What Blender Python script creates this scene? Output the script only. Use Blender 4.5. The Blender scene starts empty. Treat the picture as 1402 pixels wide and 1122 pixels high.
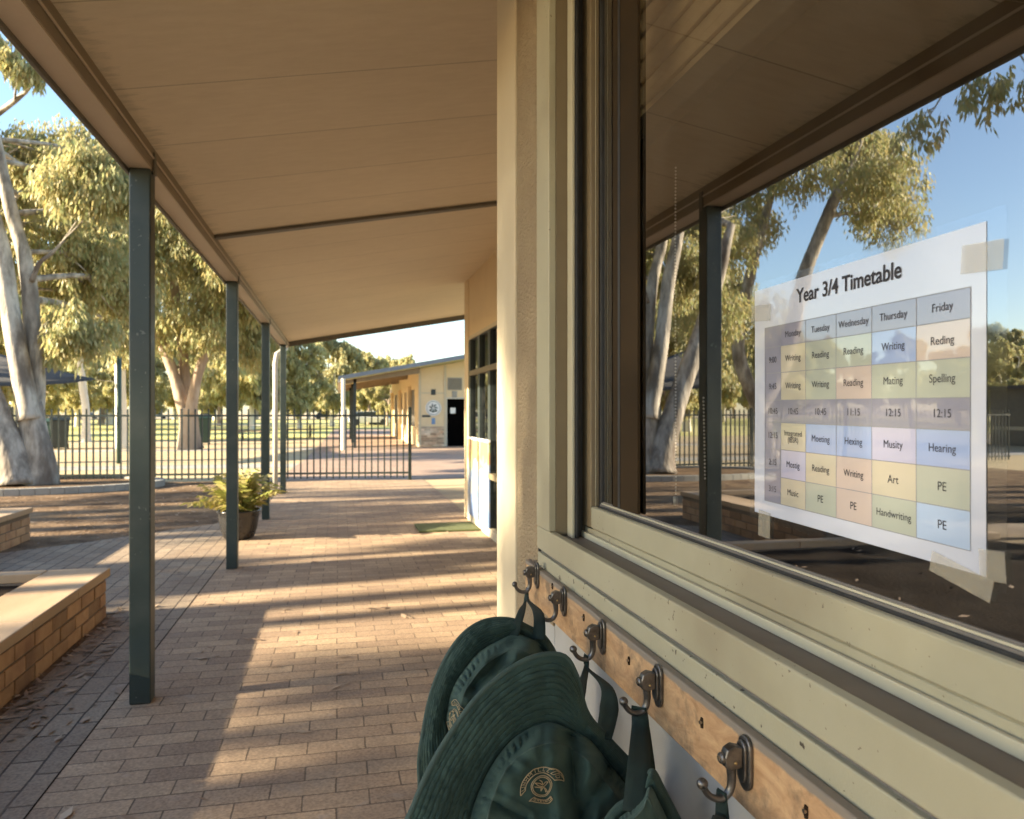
import bpy, bmesh, math, random
import numpy as np
from mathutils import Vector, Matrix, noise as mnoise
R = math.radians
rnd = random.Random(7)
sc = bpy.context.scene
col = sc.collection

# ------------------------------------------------------------------ camera
F = 1040.0; YAW = math.atan(238.0 / F); CH = 1.32
CA, SA = math.cos(YAW), math.sin(YAW)
cam_d = bpy.data.cameras.new('camera'); cam = bpy.data.objects.new('camera', cam_d); col.objects.link(cam)
cam.location = (0, 0, CH); cam.rotation_euler = (R(90), 0, -YAW)
cam_d.sensor_width = 36; cam_d.lens = F / 1402 * 36; cam_d.shift_y = 4 / 1402.0
cam_d.clip_start = 0.02; cam_d.clip_end = 3000
cam_d.dof.use_dof = True; cam_d.dof.focus_distance = 1.15; cam_d.dof.aperture_fstop = 9.5
sc.camera = cam
# ------------------------------------------------------------------ world, sun, exposure
SUN_EL = R(17.5); SUN_DIR = Vector((1.0, 0.11, 0)).normalized()      # the way the light travels over the ground
w = bpy.data.worlds.new("World"); sc.world = w; w.use_nodes = True
nt = w.node_tree; bg = nt.nodes['Background']
sky = nt.nodes.new('ShaderNodeTexSky'); sky.sky_type = 'NISHITA'; sky.sun_disc = False
sky.sun_elevation = SUN_EL
toward = -SUN_DIR
sky.sun_rotation = math.atan2(toward.x, toward.y)
sky.air_density = 1.0; sky.dust_density = 0.6; sky.ozone_density = 1.6
nt.links.new(sky.outputs[0], bg.inputs[0]); bg.inputs[1].default_value = 0.085
sd = bpy.data.lights.new('sun', 'SUN'); sd.energy = 5.0; sd.angle = R(0.6); sd.color = (1.0, 0.86, 0.62)
so = bpy.data.objects.new('sun', sd); col.objects.link(so)
ld = Vector((SUN_DIR.x * math.cos(SUN_EL), SUN_DIR.y * math.cos(SUN_EL), -math.sin(SUN_EL)))
so.rotation_euler = ld.to_track_quat('-Z', 'Y').to_euler(); so.location = (-30, 0, 20)
sc.view_settings.view_transform = 'Standard'; sc.view_settings.look = 'None'
sc.view_settings.exposure = 2.35; sc.view_settings.gamma = 1.0
sc.cycles.max_bounces = 8; sc.cycles.diffuse_bounces = 5; sc.cycles.transparent_max_bounces = 12
sc.cycles.use_denoising = True
sc.cycles.sample_clamp_indirect = 6

# ------------------------------------------------------------------ measuring helpers
def at(u, v, D):
    r = (u - 701.0) / F * D; z = CH - (v - 565.0) / F * D
    return Vector((r * CA + D * SA, -r * SA + D * CA, z))
def gr(u, D, z=0.0):
    p = at(u, 565, D); p.z = z; return p
GLX = 0.54
def mir(u, v, D):                       # real place of something seen mirrored in the window pane
    p = at(u, v, D); p.x = 2 * GLX - p.x; return p
def yx(u, X):                           # Y where a point of the plane x = X shows at column u
    D = F * X / CA / (u - 463.0); return (D - X * SA) / CA
def zx(u, v, X):
    D = F * X / CA / (u - 463.0); return CH - (v - 565.0) / F * D

# ------------------------------------------------------------------ object helpers
def tag(o, label=None, cat=None, group=None, kind=None):
    if label: o['label'] = label
    if cat: o['category'] = cat
    if group: o['group'] = group
    if kind: o['kind'] = kind
    return o
def empty(name, loc=(0, 0, 0), rz=0):
    o = bpy.data.objects.new(name, None); o.empty_display_size = .2
    col.objects.link(o); o.location = loc; o.rotation_euler = (0, 0, rz); return o
def link(name, me, m, parent=None, smooth=False):
    o = bpy.data.objects.new(name, me); col.objects.link(o)
    if m is not None and not me.materials: me.materials.append(m)
    if parent is not None: o.parent = parent
    if smooth:
        me.polygons.foreach_set('use_smooth', [True] * len(me.polygons))
    return o
class MB:
    def __init__(s): s.v = []; s.f = []
    def add(s, vs, fs):
        n = len(s.v); s.v += [tuple(p) for p in vs]; s.f += [tuple(i + n for i in f) for f in fs]; return s
    def box(s, x0, x1, y0, y1, z0, z1, M=None):
        vs = [Vector(p) for p in ((x0,y0,z0),(x1,y0,z0),(x1,y1,z0),(x0,y1,z0),(x0,y0,z1),(x1,y0,z1),(x1,y1,z1),(x0,y1,z1))]
        if M is not None: vs = [M @ p for p in vs]
        return s.add(vs, [(0,3,2,1),(4,5,6,7),(0,1,5,4),(1,2,6,5),(2,3,7,6),(3,0,4,7)])
    def tube(s, pts, rad, n=10, cap=True):
        pts = [Vector(p) for p in pts]; k = len(pts)
        if not hasattr(rad, '__len__'): rad = [rad] * k
        t0 = (pts[1] - pts[0]).normalized()
        a = t0.orthogonal().normalized(); vs = []
        for i, p in enumerate(pts):
            t = (pts[min(i+1,k-1)] - pts[max(i-1,0)])
            t = t.normalized() if t.length > 1e-9 else t0
            a = (a - t * a.dot(t)).normalized(); b = t.cross(a)
            for j in range(n):
                q = 2 * math.pi * j / n
                vs.append(p + (a * math.cos(q) + b * math.sin(q)) * rad[i])
        fs = []
        for i in range(k - 1):
            for j in range(n):
                j2 = (j + 1) % n
                fs.append((i*n+j, i*n+j2, (i+1)*n+j2, (i+1)*n+j))
        if cap:
            fs.append(tuple(range(n - 1, -1, -1))); fs.append(tuple((k-1)*n + j for j in range(n)))
        return s.add(vs, fs)
    def prism(s, poly, ext):             # polygon (list of 3D points) pushed along ext
        n = len(poly); ext = Vector(ext); poly = [Vector(p) for p in poly]
        vs = poly + [p + ext for p in poly]
        fs = [tuple(range(n - 1, -1, -1)), tuple(range(n, 2*n))] + [(i, (i+1)%n, (i+1)%n+n, i+n) for i in range(n)]
        return s.add(vs, fs)
    def lathe(s, prof, n=28, M=None):    # prof: list of (r, z)
        vs = []; fs = []
        for r, z in prof:
            for j in range(n):
                q = 2*math.pi*j/n; p = Vector((r*math.cos(q), r*math.sin(q), z)); vs.append(M @ p if M is not None else p)
        for i in range(len(prof)-1):
            for j in range(n):
                j2=(j+1)%n; fs.append((i*n+j, i*n+j2, (i+1)*n+j2, (i+1)*n+j))
        fs.append(tuple(range(n-1,-1,-1))); fs.append(tuple((len(prof)-1)*n+j for j in range(n)))
        return s.add(vs, fs)
    def ball(s, c, r, n=12, m=8, sc3=(1,1,1)):
        c = Vector(c); vs = []; fs = []
        for i in range(m+1):
            ph = math.pi*i/m
            for j in range(n):
                q = 2*math.pi*j/n
                vs.append(c + Vector((r*sc3[0]*math.sin(ph)*math.cos(q), r*sc3[1]*math.sin(ph)*math.sin(q), r*sc3[2]*math.cos(ph))))
        for i in range(m):
            for j in range(n):
                j2=(j+1)%n; fs.append((i*n+j,(i+1)*n+j,(i+1)*n+j2,i*n+j2))
        return s.add(vs, fs)
    def build(s, name, m, parent=None, bevel=0, smooth=False, seg=2):
        me = bpy.data.meshes.new(name); me.from_pydata(s.v, [], s.f); me.update()
        bm = bmesh.new(); bm.from_mesh(me); bmesh.ops.recalc_face_normals(bm, faces=bm.faces); bm.to_mesh(me); bm.free()
        o = link(name, me, m, parent, smooth)
        if bevel:
            b = o.modifiers.new('bevel', 'BEVEL'); b.width = bevel; b.segments = seg; b.limit_method = 'ANGLE'; b.angle_limit = R(35)
            b.harden_normals = False
        return o
def bx(name, m, parent, *a, bevel=0):
    return MB().box(*a).build(name, m, parent, bevel)
def copy_tree(o, parent=None):
    c = o.copy(); col.objects.link(c); c.parent = parent
    for ch in list(o.children): copy_tree(ch, c)
    return c

# ------------------------------------------------------------------ materials
def newmat(name):
    m = bpy.data.materials.new(name); m.use_nodes = True; t = m.node_tree
    return m, t, t.nodes['Principled BSDF']
def mat(name, c1, c2=None, rough=.6, scale=8, detail=6, bump=0, bscale=60, metal=0, c3=None, c3scale=.6, stretch=(1,1,1), spec=.5, bdist=.002, voro=False, island=0, ramp=(.32,.7)):
    m, t, p = newmat(name); N = t.nodes; L = t.links
    tc = N.new('ShaderNodeTexCoord'); mp = N.new('ShaderNodeMapping'); L.new(tc.outputs['Object'], mp.inputs[0]); mp.inputs['Scale'].default_value = stretch
    cc = tuple(c1) + (1,)
    p.inputs['Base Color'].default_value = cc
    p.inputs['Roughness'].default_value = rough; p.inputs['Metallic'].default_value = metal
    p.inputs['Specular IOR Level'].default_value = spec
    out = None
    if c2:
        n = N.new('ShaderNodeTexNoise'); n.inputs['Scale'].default_value = scale; n.inputs['Detail'].default_value = detail; n.inputs['Roughness'].default_value = .62
        L.new(mp.outputs[0], n.inputs[0])
        r = N.new('ShaderNodeValToRGB'); r.color_ramp.elements[0].position = ramp[0]; r.color_ramp.elements[1].position = ramp[1]
        r.color_ramp.elements[0].color = cc; r.color_ramp.elements[1].color = tuple(c2) + (1,)
        L.new(n.outputs['Fac'], r.inputs[0]); out = r.outputs[0]
        rr = N.new('ShaderNodeMapRange'); rr.inputs['To Min'].default_value = max(0, rough - .1); rr.inputs['To Max'].default_value = min(1, rough + .12)
        L.new(n.outputs['Fac'], rr.inputs[0]); L.new(rr.outputs[0], p.inputs['Roughness'])
    if c3:
        n2 = N.new('ShaderNodeTexNoise'); n2.inputs['Scale'].default_value = c3scale; n2.inputs['Detail'].default_value = 5
        L.new(mp.outputs[0], n2.inputs[0])
        r2 = N.new('ShaderNodeMapRange'); r2.inputs['From Min'].default_value = .5; r2.inputs['From Max'].default_value = .68; L.new(n2.outputs['Fac'], r2.inputs[0])
        mx = N.new('ShaderNodeMix'); mx.data_type = 'RGBA'; L.new(r2.outputs[0], mx.inputs['Factor']); L.new(out, mx.inputs['A']); mx.inputs['B'].default_value = tuple(c3) + (1,)
        out = mx.outputs['Result']
    if island:
        g = N.new('ShaderNodeNewGeometry'); h = N.new('ShaderNodeHueSaturation'); r3 = N.new('ShaderNodeMapRange')
        r3.inputs['To Min'].default_value = 1 - island; r3.inputs['To Max'].default_value = 1 + island
        L.new(g.outputs['Random Per Island'], r3.inputs[0]); L.new(r3.outputs[0], h.inputs['Value'])
        L.new(out, h.inputs['Color']); out = h.outputs[0]
    if out is not None: L.new(out, p.inputs['Base Color'])
    if bump:
        if voro:
            nb = N.new('ShaderNodeTexVoronoi'); nb.inputs['Scale'].default_value = bscale; o = nb.outputs['Distance']
        else:
            nb = N.new('ShaderNodeTexNoise'); nb.inputs['Scale'].default_value = bscale; nb.inputs['Detail'].default_value = 4; o = nb.outputs['Fac']
        L.new(mp.outputs[0], nb.inputs[0])
        b = N.new('ShaderNodeBump'); b.inputs['Strength'].default_value = bump; b.inputs['Distance'].default_value = bdist
        L.new(o, b.inputs['Height']); L.new(b.outputs[0], p.inputs['Normal'])
    return m

def brickmat(name, c1, c2, mortar, bw, rh, ms, axes='xy', rot=0, rough=.85, dirt=(.22,.145,.095), warp=.006, scratch=True):
    m, t, p = newmat(name); N = t.nodes; L = t.links
    tc = N.new('ShaderNodeTexCoord'); sep = N.new('ShaderNodeSeparateXYZ'); L.new(tc.outputs['Object'], sep.inputs[0])
    cmb = N.new('ShaderNodeCombineXYZ'); idx = {'x':0,'y':1,'z':2}
    L.new(sep.outputs[idx[axes[0]]], cmb.inputs[0]); L.new(sep.outputs[idx[axes[1]]], cmb.inputs[1])
    mp = N.new('ShaderNodeMapping'); mp.inputs['Rotation'].default_value = (0,0,rot); L.new(cmb.outputs[0], mp.inputs[0])
    wn = N.new('ShaderNodeTexNoise'); wn.inputs['Scale'].default_value = 3.5; wn.inputs['Detail'].default_value = 3; L.new(mp.outputs[0], wn.inputs[0])
    vm = N.new('ShaderNodeVectorMath'); vm.operation = 'SCALE'; vm.inputs['Scale'].default_value = warp * 2
    L.new(wn.outputs['Color'], vm.inputs[0])
    va = N.new('ShaderNodeVectorMath'); L.new(mp.outputs[0], va.inputs[0]); L.new(vm.outputs[0], va.inputs[1])
    b = N.new('ShaderNodeTexBrick'); b.inputs['Scale'].default_value = 1; b.inputs['Brick Width'].default_value = bw; b.inputs['Row Height'].default_value = rh
    b.inputs['Mortar Size'].default_value = ms; b.inputs['Mortar Smooth'].default_value = .3; b.inputs['Bias'].default_value = 0
    b.inputs['Color1'].default_value = tuple(c1)+(1,); b.inputs['Color2'].default_value = tuple(c2)+(1,); b.inputs['Mortar'].default_value = tuple(mortar)+(1,)
    L.new(va.outputs[0], b.inputs[0])
    n = N.new('ShaderNodeTexNoise'); n.inputs['Scale'].default_value = 1.3; n.inputs['Detail'].default_value = 8; n.inputs['Roughness'].default_value = .65; L.new(tc.outputs['Object'], n.inputs[0])
    r = N.new('ShaderNodeMapRange'); r.inputs['From Min'].default_value = .42; r.inputs['From Max'].default_value = .75; r.inputs['To Max'].default_value = .75; L.new(n.outputs['Fac'], r.inputs[0])
    mx = N.new('ShaderNodeMix'); mx.data_type = 'RGBA'; L.new(r.outputs[0], mx.inputs['Factor']); L.new(b.outputs['Color'], mx.inputs['A']); mx.inputs['B'].default_value = tuple(dirt)+(1,)
    g = N.new('ShaderNodeTexNoise'); g.inputs['Scale'].default_value = 90; g.inputs['Detail'].default_value = 6; L.new(tc.outputs['Object'], g.inputs[0])
    hs = N.new('ShaderNodeHueSaturation'); gr2 = N.new('ShaderNodeMapRange'); gr2.inputs['From Min'].default_value=.3; gr2.inputs['From Max'].default_value=.7; gr2.inputs['To Min'].default_value = .72; gr2.inputs['To Max'].default_value = 1.25
    L.new(g.outputs['Fac'], gr2.inputs[0]); L.new(gr2.outputs[0], hs.inputs['Value']); L.new(mx.outputs['Result'], hs.inputs['Color'])
    last = hs.outputs[0]
    if scratch:          # pale scuffs and worn marks
        s = N.new('ShaderNodeTexNoise'); s.inputs['Scale'].default_value = 4.5; s.inputs['Detail'].default_value = 9; s.inputs['Distortion'].default_value = 1.6; L.new(tc.outputs['Object'], s.inputs[0])
        r5 = N.new('ShaderNodeMapRange'); r5.inputs['From Min'].default_value = .64; r5.inputs['From Max'].default_value = .74; r5.inputs['To Max'].default_value=.5; L.new(s.outputs['Fac'], r5.inputs[0])
        m2 = N.new('ShaderNodeMix'); m2.data_type='RGBA'; L.new(r5.outputs[0], m2.inputs['Factor']); L.new(last, m2.inputs['A']); m2.inputs['B'].default_value=(.42,.33,.26,1); last = m2.outputs['Result']
    L.new(last, p.inputs['Base Color'])
    ad = N.new('ShaderNodeMath'); ad.operation = 'MULTIPLY_ADD'; L.new(g.outputs['Fac'], ad.inputs[0]); ad.inputs[1].default_value = .25
    iv = N.new('ShaderNodeMath'); iv.operation = 'SUBTRACT'; iv.inputs[0].default_value = 1; L.new(b.outputs['Fac'], iv.inputs[1]); L.new(iv.outputs[0], ad.inputs[2])
    bp = N.new('ShaderNodeBump'); bp.inputs['Strength'].default_value = .9; bp.inputs['Distance'].default_value = .006
    L.new(ad.outputs[0], bp.inputs['Height']); L.new(bp.outputs[0], p.inputs['Normal']); p.inputs['Roughness'].default_value = rough
    return m

def leafmat(name, a, b, trans=.35):
    m, t, p = newmat(name); N = t.nodes; L = t.links
    g = N.new('ShaderNodeNewGeometry'); r = N.new('ShaderNodeValToRGB')
    r.color_ramp.elements[0].color = tuple(a)+(1,); r.color_ramp.elements[1].color = tuple(b)+(1,)
    e = r.color_ramp.elements.new(.93); e.color = (.46,.37,.16,1); r.color_ramp.elements[1].position = .9
    L.new(g.outputs['Random Per Island'], r.inputs[0]); L.new(r.outputs[0], p.inputs['Base Color'])
    p.inputs['Roughness'].default_value = .5
    tr = N.new('ShaderNodeBsdfTranslucent'); L.new(r.outputs[0], tr.inputs[0])
    mx = N.new('ShaderNodeMixShader'); mx.inputs[0].default_value = trans
    L.new(p.outputs[0], mx.inputs[1]); L.new(tr.outputs[0], mx.inputs[2]); L.new(mx.outputs[0], N['Material Output'].inputs[0])
    return m

M = {}
M['paver'] = brickmat('paver', (.49,.345,.215), (.33,.225,.145), (.14,.10,.065), .222, .108, .0032)
M['paver_side'] = brickmat('paver_side', (.37,.28,.19), (.28,.21,.145), (.07,.05,.037), .235, .118, .005, rot=R(90), warp=.012)
M['paver_far'] = brickmat('paver_far', (.40,.27,.19), (.33,.21,.15), (.16,.11,.08), .24, .12, .006, scratch=False, dirt=(.40,.30,.22))
M['dirt'] = mat('dirt', (.13,.083,.05), (.25,.165,.10), .95, 2.6, 10, 1, 25, c3=(.30,.21,.125), c3scale=.35, bdist=.03, spec=.1, ramp=(.42,.60))
M['sand'] = mat('sand', (.46,.35,.19), (.54,.42,.24), .95, .5, 8, .6, 20, c3=(.36,.27,.18), c3scale=.12, bdist=.02)
M['grass'] = mat('grass', (.48,.44,.13), (.62,.54,.19), .9, .25, 9, 1, 12, c3=(.60,.52,.24), c3scale=.05, bdist=.05)
M['concrete'] = mat('concrete', (.33,.31,.28), (.42,.39,.35), .85, 5, 8, .4, 90)
M['kerb'] = mat('kerb', (.26,.25,.22), (.35,.33,.29), .9, 4, 8, .5, 70)
M['render_wall'] = mat('textured_render', (.42,.32,.20), (.47,.37,.235), .85, 12, 5, 1, 120, bdist=.03, voro=False)
M['smooth_trim'] = mat('smooth_trim', (.50,.425,.295), (.54,.465,.33), .6, 6, 5, .08, 300)
M['cladding'] = mat('painted_cladding', (.42,.42,.40), (.47,.47,.45), .42, 14, 6, .25, 420, bdist=.001)
M['frame'] = mat('frame_paint', (.37,.345,.24), (.41,.385,.275), .42, 9, 5, .05, 500, c3=(.32,.285,.195), c3scale=3)
M['frame_edge'] = mat('frame_edge', (.48,.45,.33), (.5,.47,.35), .35, 9)
M['flash'] = mat('chipped_paint', (.37,.345,.24), (.41,.385,.275), .45, 9, 5, .2, 300)
def chips(m, lo=.66, sc_=70, c=(.07,.055,.04)):
    t=m.node_tree; N=t.nodes; L=t.links; p=N['Principled BSDF']; old=p.inputs['Base Color'].links[0].from_socket
    tc=N.new('ShaderNodeTexCoord'); n=N.new('ShaderNodeTexNoise'); n.inputs['Scale'].default_value=sc_; n.inputs['Detail'].default_value=5
    n2=N.new('ShaderNodeTexNoise'); n2.inputs['Scale'].default_value=9; L.new(tc.outputs['Object'],n.inputs[0]); L.new(tc.outputs['Object'],n2.inputs[0])
    ad=N.new('ShaderNodeMath'); ad.operation='MULTIPLY_ADD'; L.new(n2.outputs['Fac'],ad.inputs[0]); ad.inputs[1].default_value=.35; L.new(n.outputs['Fac'],ad.inputs[2])
    r=N.new('ShaderNodeMapRange'); r.inputs['From Min'].default_value=lo+.175; r.inputs['From Max'].default_value=lo+.19; L.new(ad.outputs[0],r.inputs[0])
    mx=N.new('ShaderNodeMix'); mx.data_type='RGBA'; L.new(r.outputs[0],mx.inputs['Factor']); L.new(old,mx.inputs['A']); mx.inputs['B'].default_value=c+(1,); L.new(mx.outputs['Result'],p.inputs['Base Color'])
pass
M['trough'] = mat('dusty_track', (.15,.125,.10), (.19,.16,.13), .6, 15, 7, .1, 300)
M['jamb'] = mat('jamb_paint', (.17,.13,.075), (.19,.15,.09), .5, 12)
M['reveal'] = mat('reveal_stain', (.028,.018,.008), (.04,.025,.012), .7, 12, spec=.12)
M['gasket'] = mat('black_rubber', (.018,.018,.02), (.03,.03,.03), .45, 40)
M['gasket_grey'] = mat('grey_rubber', (.13,.12,.11), (.17,.155,.14), .5, 40)
M['soffit'] = None
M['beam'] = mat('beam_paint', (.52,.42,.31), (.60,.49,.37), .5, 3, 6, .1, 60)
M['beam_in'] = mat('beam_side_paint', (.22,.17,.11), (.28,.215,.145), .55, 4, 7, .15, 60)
M['beam_dark'] = mat('gutter_dark', (.10,.09,.07), (.15,.13,.10), .5, 6)
M['post'] = mat('green_post', (.024,.036,.030), (.034,.048,.041), .42, 5, 6, .05, 200, c3=(.05,.06,.05), c3scale=4)
M['fence'] = mat('fence_paint', (.012,.022,.02), (.02,.03,.027), .4, 8)
M['zinc'] = mat('pale_pipe', (.50,.46,.38), (.58,.53,.44), .45, 4)
M['wood'] = None
M['bronze'] = mat('dark_bronze', (.095,.092,.09), (.22,.21,.20), .33, 60, 5, .25, 260, metal=.85, bdist=.0006)
M['bolt'] = mat('worn_steel', (.35,.31,.26), (.48,.43,.36), .3, 80, metal=.9)
M['brass'] = mat('brass_rivet', (.55,.38,.16), (.62,.45,.2), .3, 80, metal=.9)
M['planter'] = mat('planter_brick', (.40,.225,.11), (.50,.31,.17), .9, 14, 8, .8, 120, c3=(.28,.15,.085), c3scale=3, island=.28)
M['mortar'] = mat('mortar', (.16,.115,.08), (.22,.165,.115), .95, 20, 6, .8, 120)
M['coping'] = mat('coping', (.46,.31,.18), (.54,.38,.24), .85, 5, 8, .5, 140, c3=(.38,.24,.13), c3scale=1.5, stretch=(1,.25,1), island=.1)
M['soil'] = mat('soil', (.02,.013,.009), (.04,.028,.018), .95, 9, 8, .6, 45, bdist=.01, spec=.05)
M['bark'] = mat('pale_bark', (.21,.18,.145), (.52,.46,.38), .8, 5, 12, 1, 14, c3=(.12,.085,.06), c3scale=2.4, stretch=(1,1,.3), bdist=.02, ramp=(.42,.60))
M['bark_brown'] = mat('brown_bark', (.27,.19,.13), (.46,.36,.27), .85, 2.0, 9, .9, 10, c3=(.13,.09,.07), c3scale=1.0, stretch=(1,1,.3), bdist=.03, ramp=(.42,.60))
M['bark_white'] = mat('white_bark', (.66,.60,.50), (.74,.69,.6), .7, 2, 5)
M['leaf'] = leafmat('gum_leaf', (.30,.34,.15), (.66,.63,.36), .5)
M['leaf_far'] = leafmat('far_gum_leaf', (.42,.44,.21), (.70,.66,.40), .5)
M['leaf_dark'] = leafmat('dark_gum_leaf', (.30,.33,.17), (.56,.54,.31), .45)
M['pot_leaf'] = leafmat('pot_plant_leaf', (.30,.32,.06), (.60,.52,.12), .35)
M['dryleaf'] = mat('dry_leaf', (.42,.32,.22), (.25,.15,.09), .8, 3, island=.4)
M['pot'] = mat('glazed_pot', (.02,.02,.02), (.035,.032,.03), .25, 8)
M['mat_green'] = mat('green_mat', (.075,.09,.03), (.12,.13,.045), .95, 30, 6, 1, 200)
M['darkgreen'] = mat('dark_green_plastic', (.02,.05,.04), (.03,.07,.055), .5, 5)
M['sail'] = mat('sail_cloth', (.06,.055,.055), (.09,.085,.085), .9, 5)
M['white'] = mat('white_paint', (.72,.71,.68), (.78,.77,.74), .5, 5)
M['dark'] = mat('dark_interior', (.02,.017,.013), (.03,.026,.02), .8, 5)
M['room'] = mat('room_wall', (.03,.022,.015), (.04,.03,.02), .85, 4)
M['far_wall'] = mat('far_wall_paint', (.66,.51,.31), (.70,.55,.34), .75, 4, 5, .1, 90)
M['far_soffit'] = mat('far_soffit_paint', (.50,.47,.25), (.54,.50,.28), .7, 4)
M['roof_grey'] = mat('roof_steel', (.16,.18,.21), (.20,.22,.25), .4, 3)
M['steel_dark'] = mat('dark_window_frame', (.02,.028,.028), (.03,.04,.04), .4, 8)
M['door_black'] = mat('black_door', (.002,.002,.002), (.004,.003,.003), 1.0, 4, spec=0)  # near-black flat colour stands in for the shade inside an opening
M['timber_table'] = mat('table_timber', (.30,.22,.15), (.38,.29,.2), .8, 6)
chips(M['flash'],.68); chips(M['frame'],.72,130,(.16,.13,.09)); chips(M['post'],.70,60,(.12,.13,.11)); chips(M['smooth_trim'],.76,120,(.25,.2,.14))
def soffit_mat():
    m, t, p = newmat('soffit_sheet'); N = t.nodes; L = t.links
    tc = N.new('ShaderNodeTexCoord')
    mp = N.new('ShaderNodeMapping'); mp.inputs['Scale'].default_value = (1.4, 5, 1); L.new(tc.outputs['Object'], mp.inputs[0])
    n = N.new('ShaderNodeTexNoise'); n.inputs['Scale'].default_value = 5; n.inputs['Detail'].default_value = 9; n.inputs['Roughness'].default_value=.7; L.new(mp.outputs[0], n.inputs[0])
    n2 = N.new('ShaderNodeTexNoise'); n2.inputs['Scale'].default_value = .9; n2.inputs['Detail'].default_value = 6; L.new(tc.outputs['Object'], n2.inputs[0])
    r = N.new('ShaderNodeValToRGB'); r.color_ramp.elements[0].color=(.72,.60,.43,1); r.color_ramp.elements[1].color=(.80,.68,.50,1)
    r.color_ramp.elements[0].position=.3; r.color_ramp.elements[1].position=.7; L.new(n.outputs['Fac'], r.inputs[0])
    m1 = N.new('ShaderNodeMix'); m1.data_type='RGBA'; m1.blend_type='MULTIPLY'; m1.inputs['Factor'].default_value=.2
    L.new(r.outputs[0], m1.inputs['A']); L.new(n2.outputs['Fac'], m1.inputs['B'])
    # faint joints between boards every 0.62 m, and mildew near the gutter edge
    b = N.new('ShaderNodeTexBrick'); b.inputs['Scale'].default_value=1; b.inputs['Brick Width'].default_value=40; b.inputs['Row Height'].default_value=.62
    b.inputs['Mortar Size'].default_value=.004; b.offset = 0
    b.inputs['Color1'].default_value=(1,1,1,1); b.inputs['Color2'].default_value=(.96,.96,.96,1); b.inputs['Mortar'].default_value=(.62,.60,.58,1)
    mq = N.new('ShaderNodeMapping'); mq.inputs['Location'].default_value=(20,0,0); L.new(tc.outputs['Object'], mq.inputs[0]); L.new(mq.outputs[0], b.inputs[0])
    m2 = N.new('ShaderNodeMix'); m2.data_type='RGBA'; m2.blend_type='MULTIPLY'; m2.inputs['Factor'].default_value=1; L.new(m1.outputs['Result'], m2.inputs['A']); L.new(b.outputs['Color'], m2.inputs['B'])
    sx = N.new('ShaderNodeSeparateXYZ'); L.new(tc.outputs['Object'], sx.inputs[0])
    mr = N.new('ShaderNodeMapRange'); mr.inputs['From Min'].default_value=-.82; mr.inputs['From Max'].default_value=-.62; mr.inputs['To Min'].default_value=.30; mr.inputs['To Max'].default_value=0; L.new(sx.outputs[0], mr.inputs[0])
    ad = N.new('ShaderNodeMath'); ad.operation='ADD'; L.new(mr.outputs[0], ad.inputs[0]); L.new(n.outputs['Fac'], ad.inputs[1])
    st = N.new('ShaderNodeMapRange'); st.inputs['From Min'].default_value=.72; st.inputs['From Max'].default_value=.86; st.inputs['To Max'].default_value=.32; L.new(ad.outputs[0], st.inputs[0])
    m3 = N.new('ShaderNodeMix'); m3.data_type='RGBA'; L.new(st.outputs[0], m3.inputs['Factor']); L.new(m2.outputs['Result'], m3.inputs['A']); m3.inputs['B'].default_value=(.16,.13,.07,1)
    L.new(m3.outputs['Result'], p.inputs['Base Color']); p.inputs['Roughness'].default_value=.7
    bp = N.new('ShaderNodeBump'); bp.inputs['Strength'].default_value=.25; bp.inputs['Distance'].default_value=.004; L.new(n.outputs['Fac'], bp.inputs['Height']); L.new(bp.outputs[0], p.inputs['Normal'])
    return m
M['soffit'] = soffit_mat()
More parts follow.
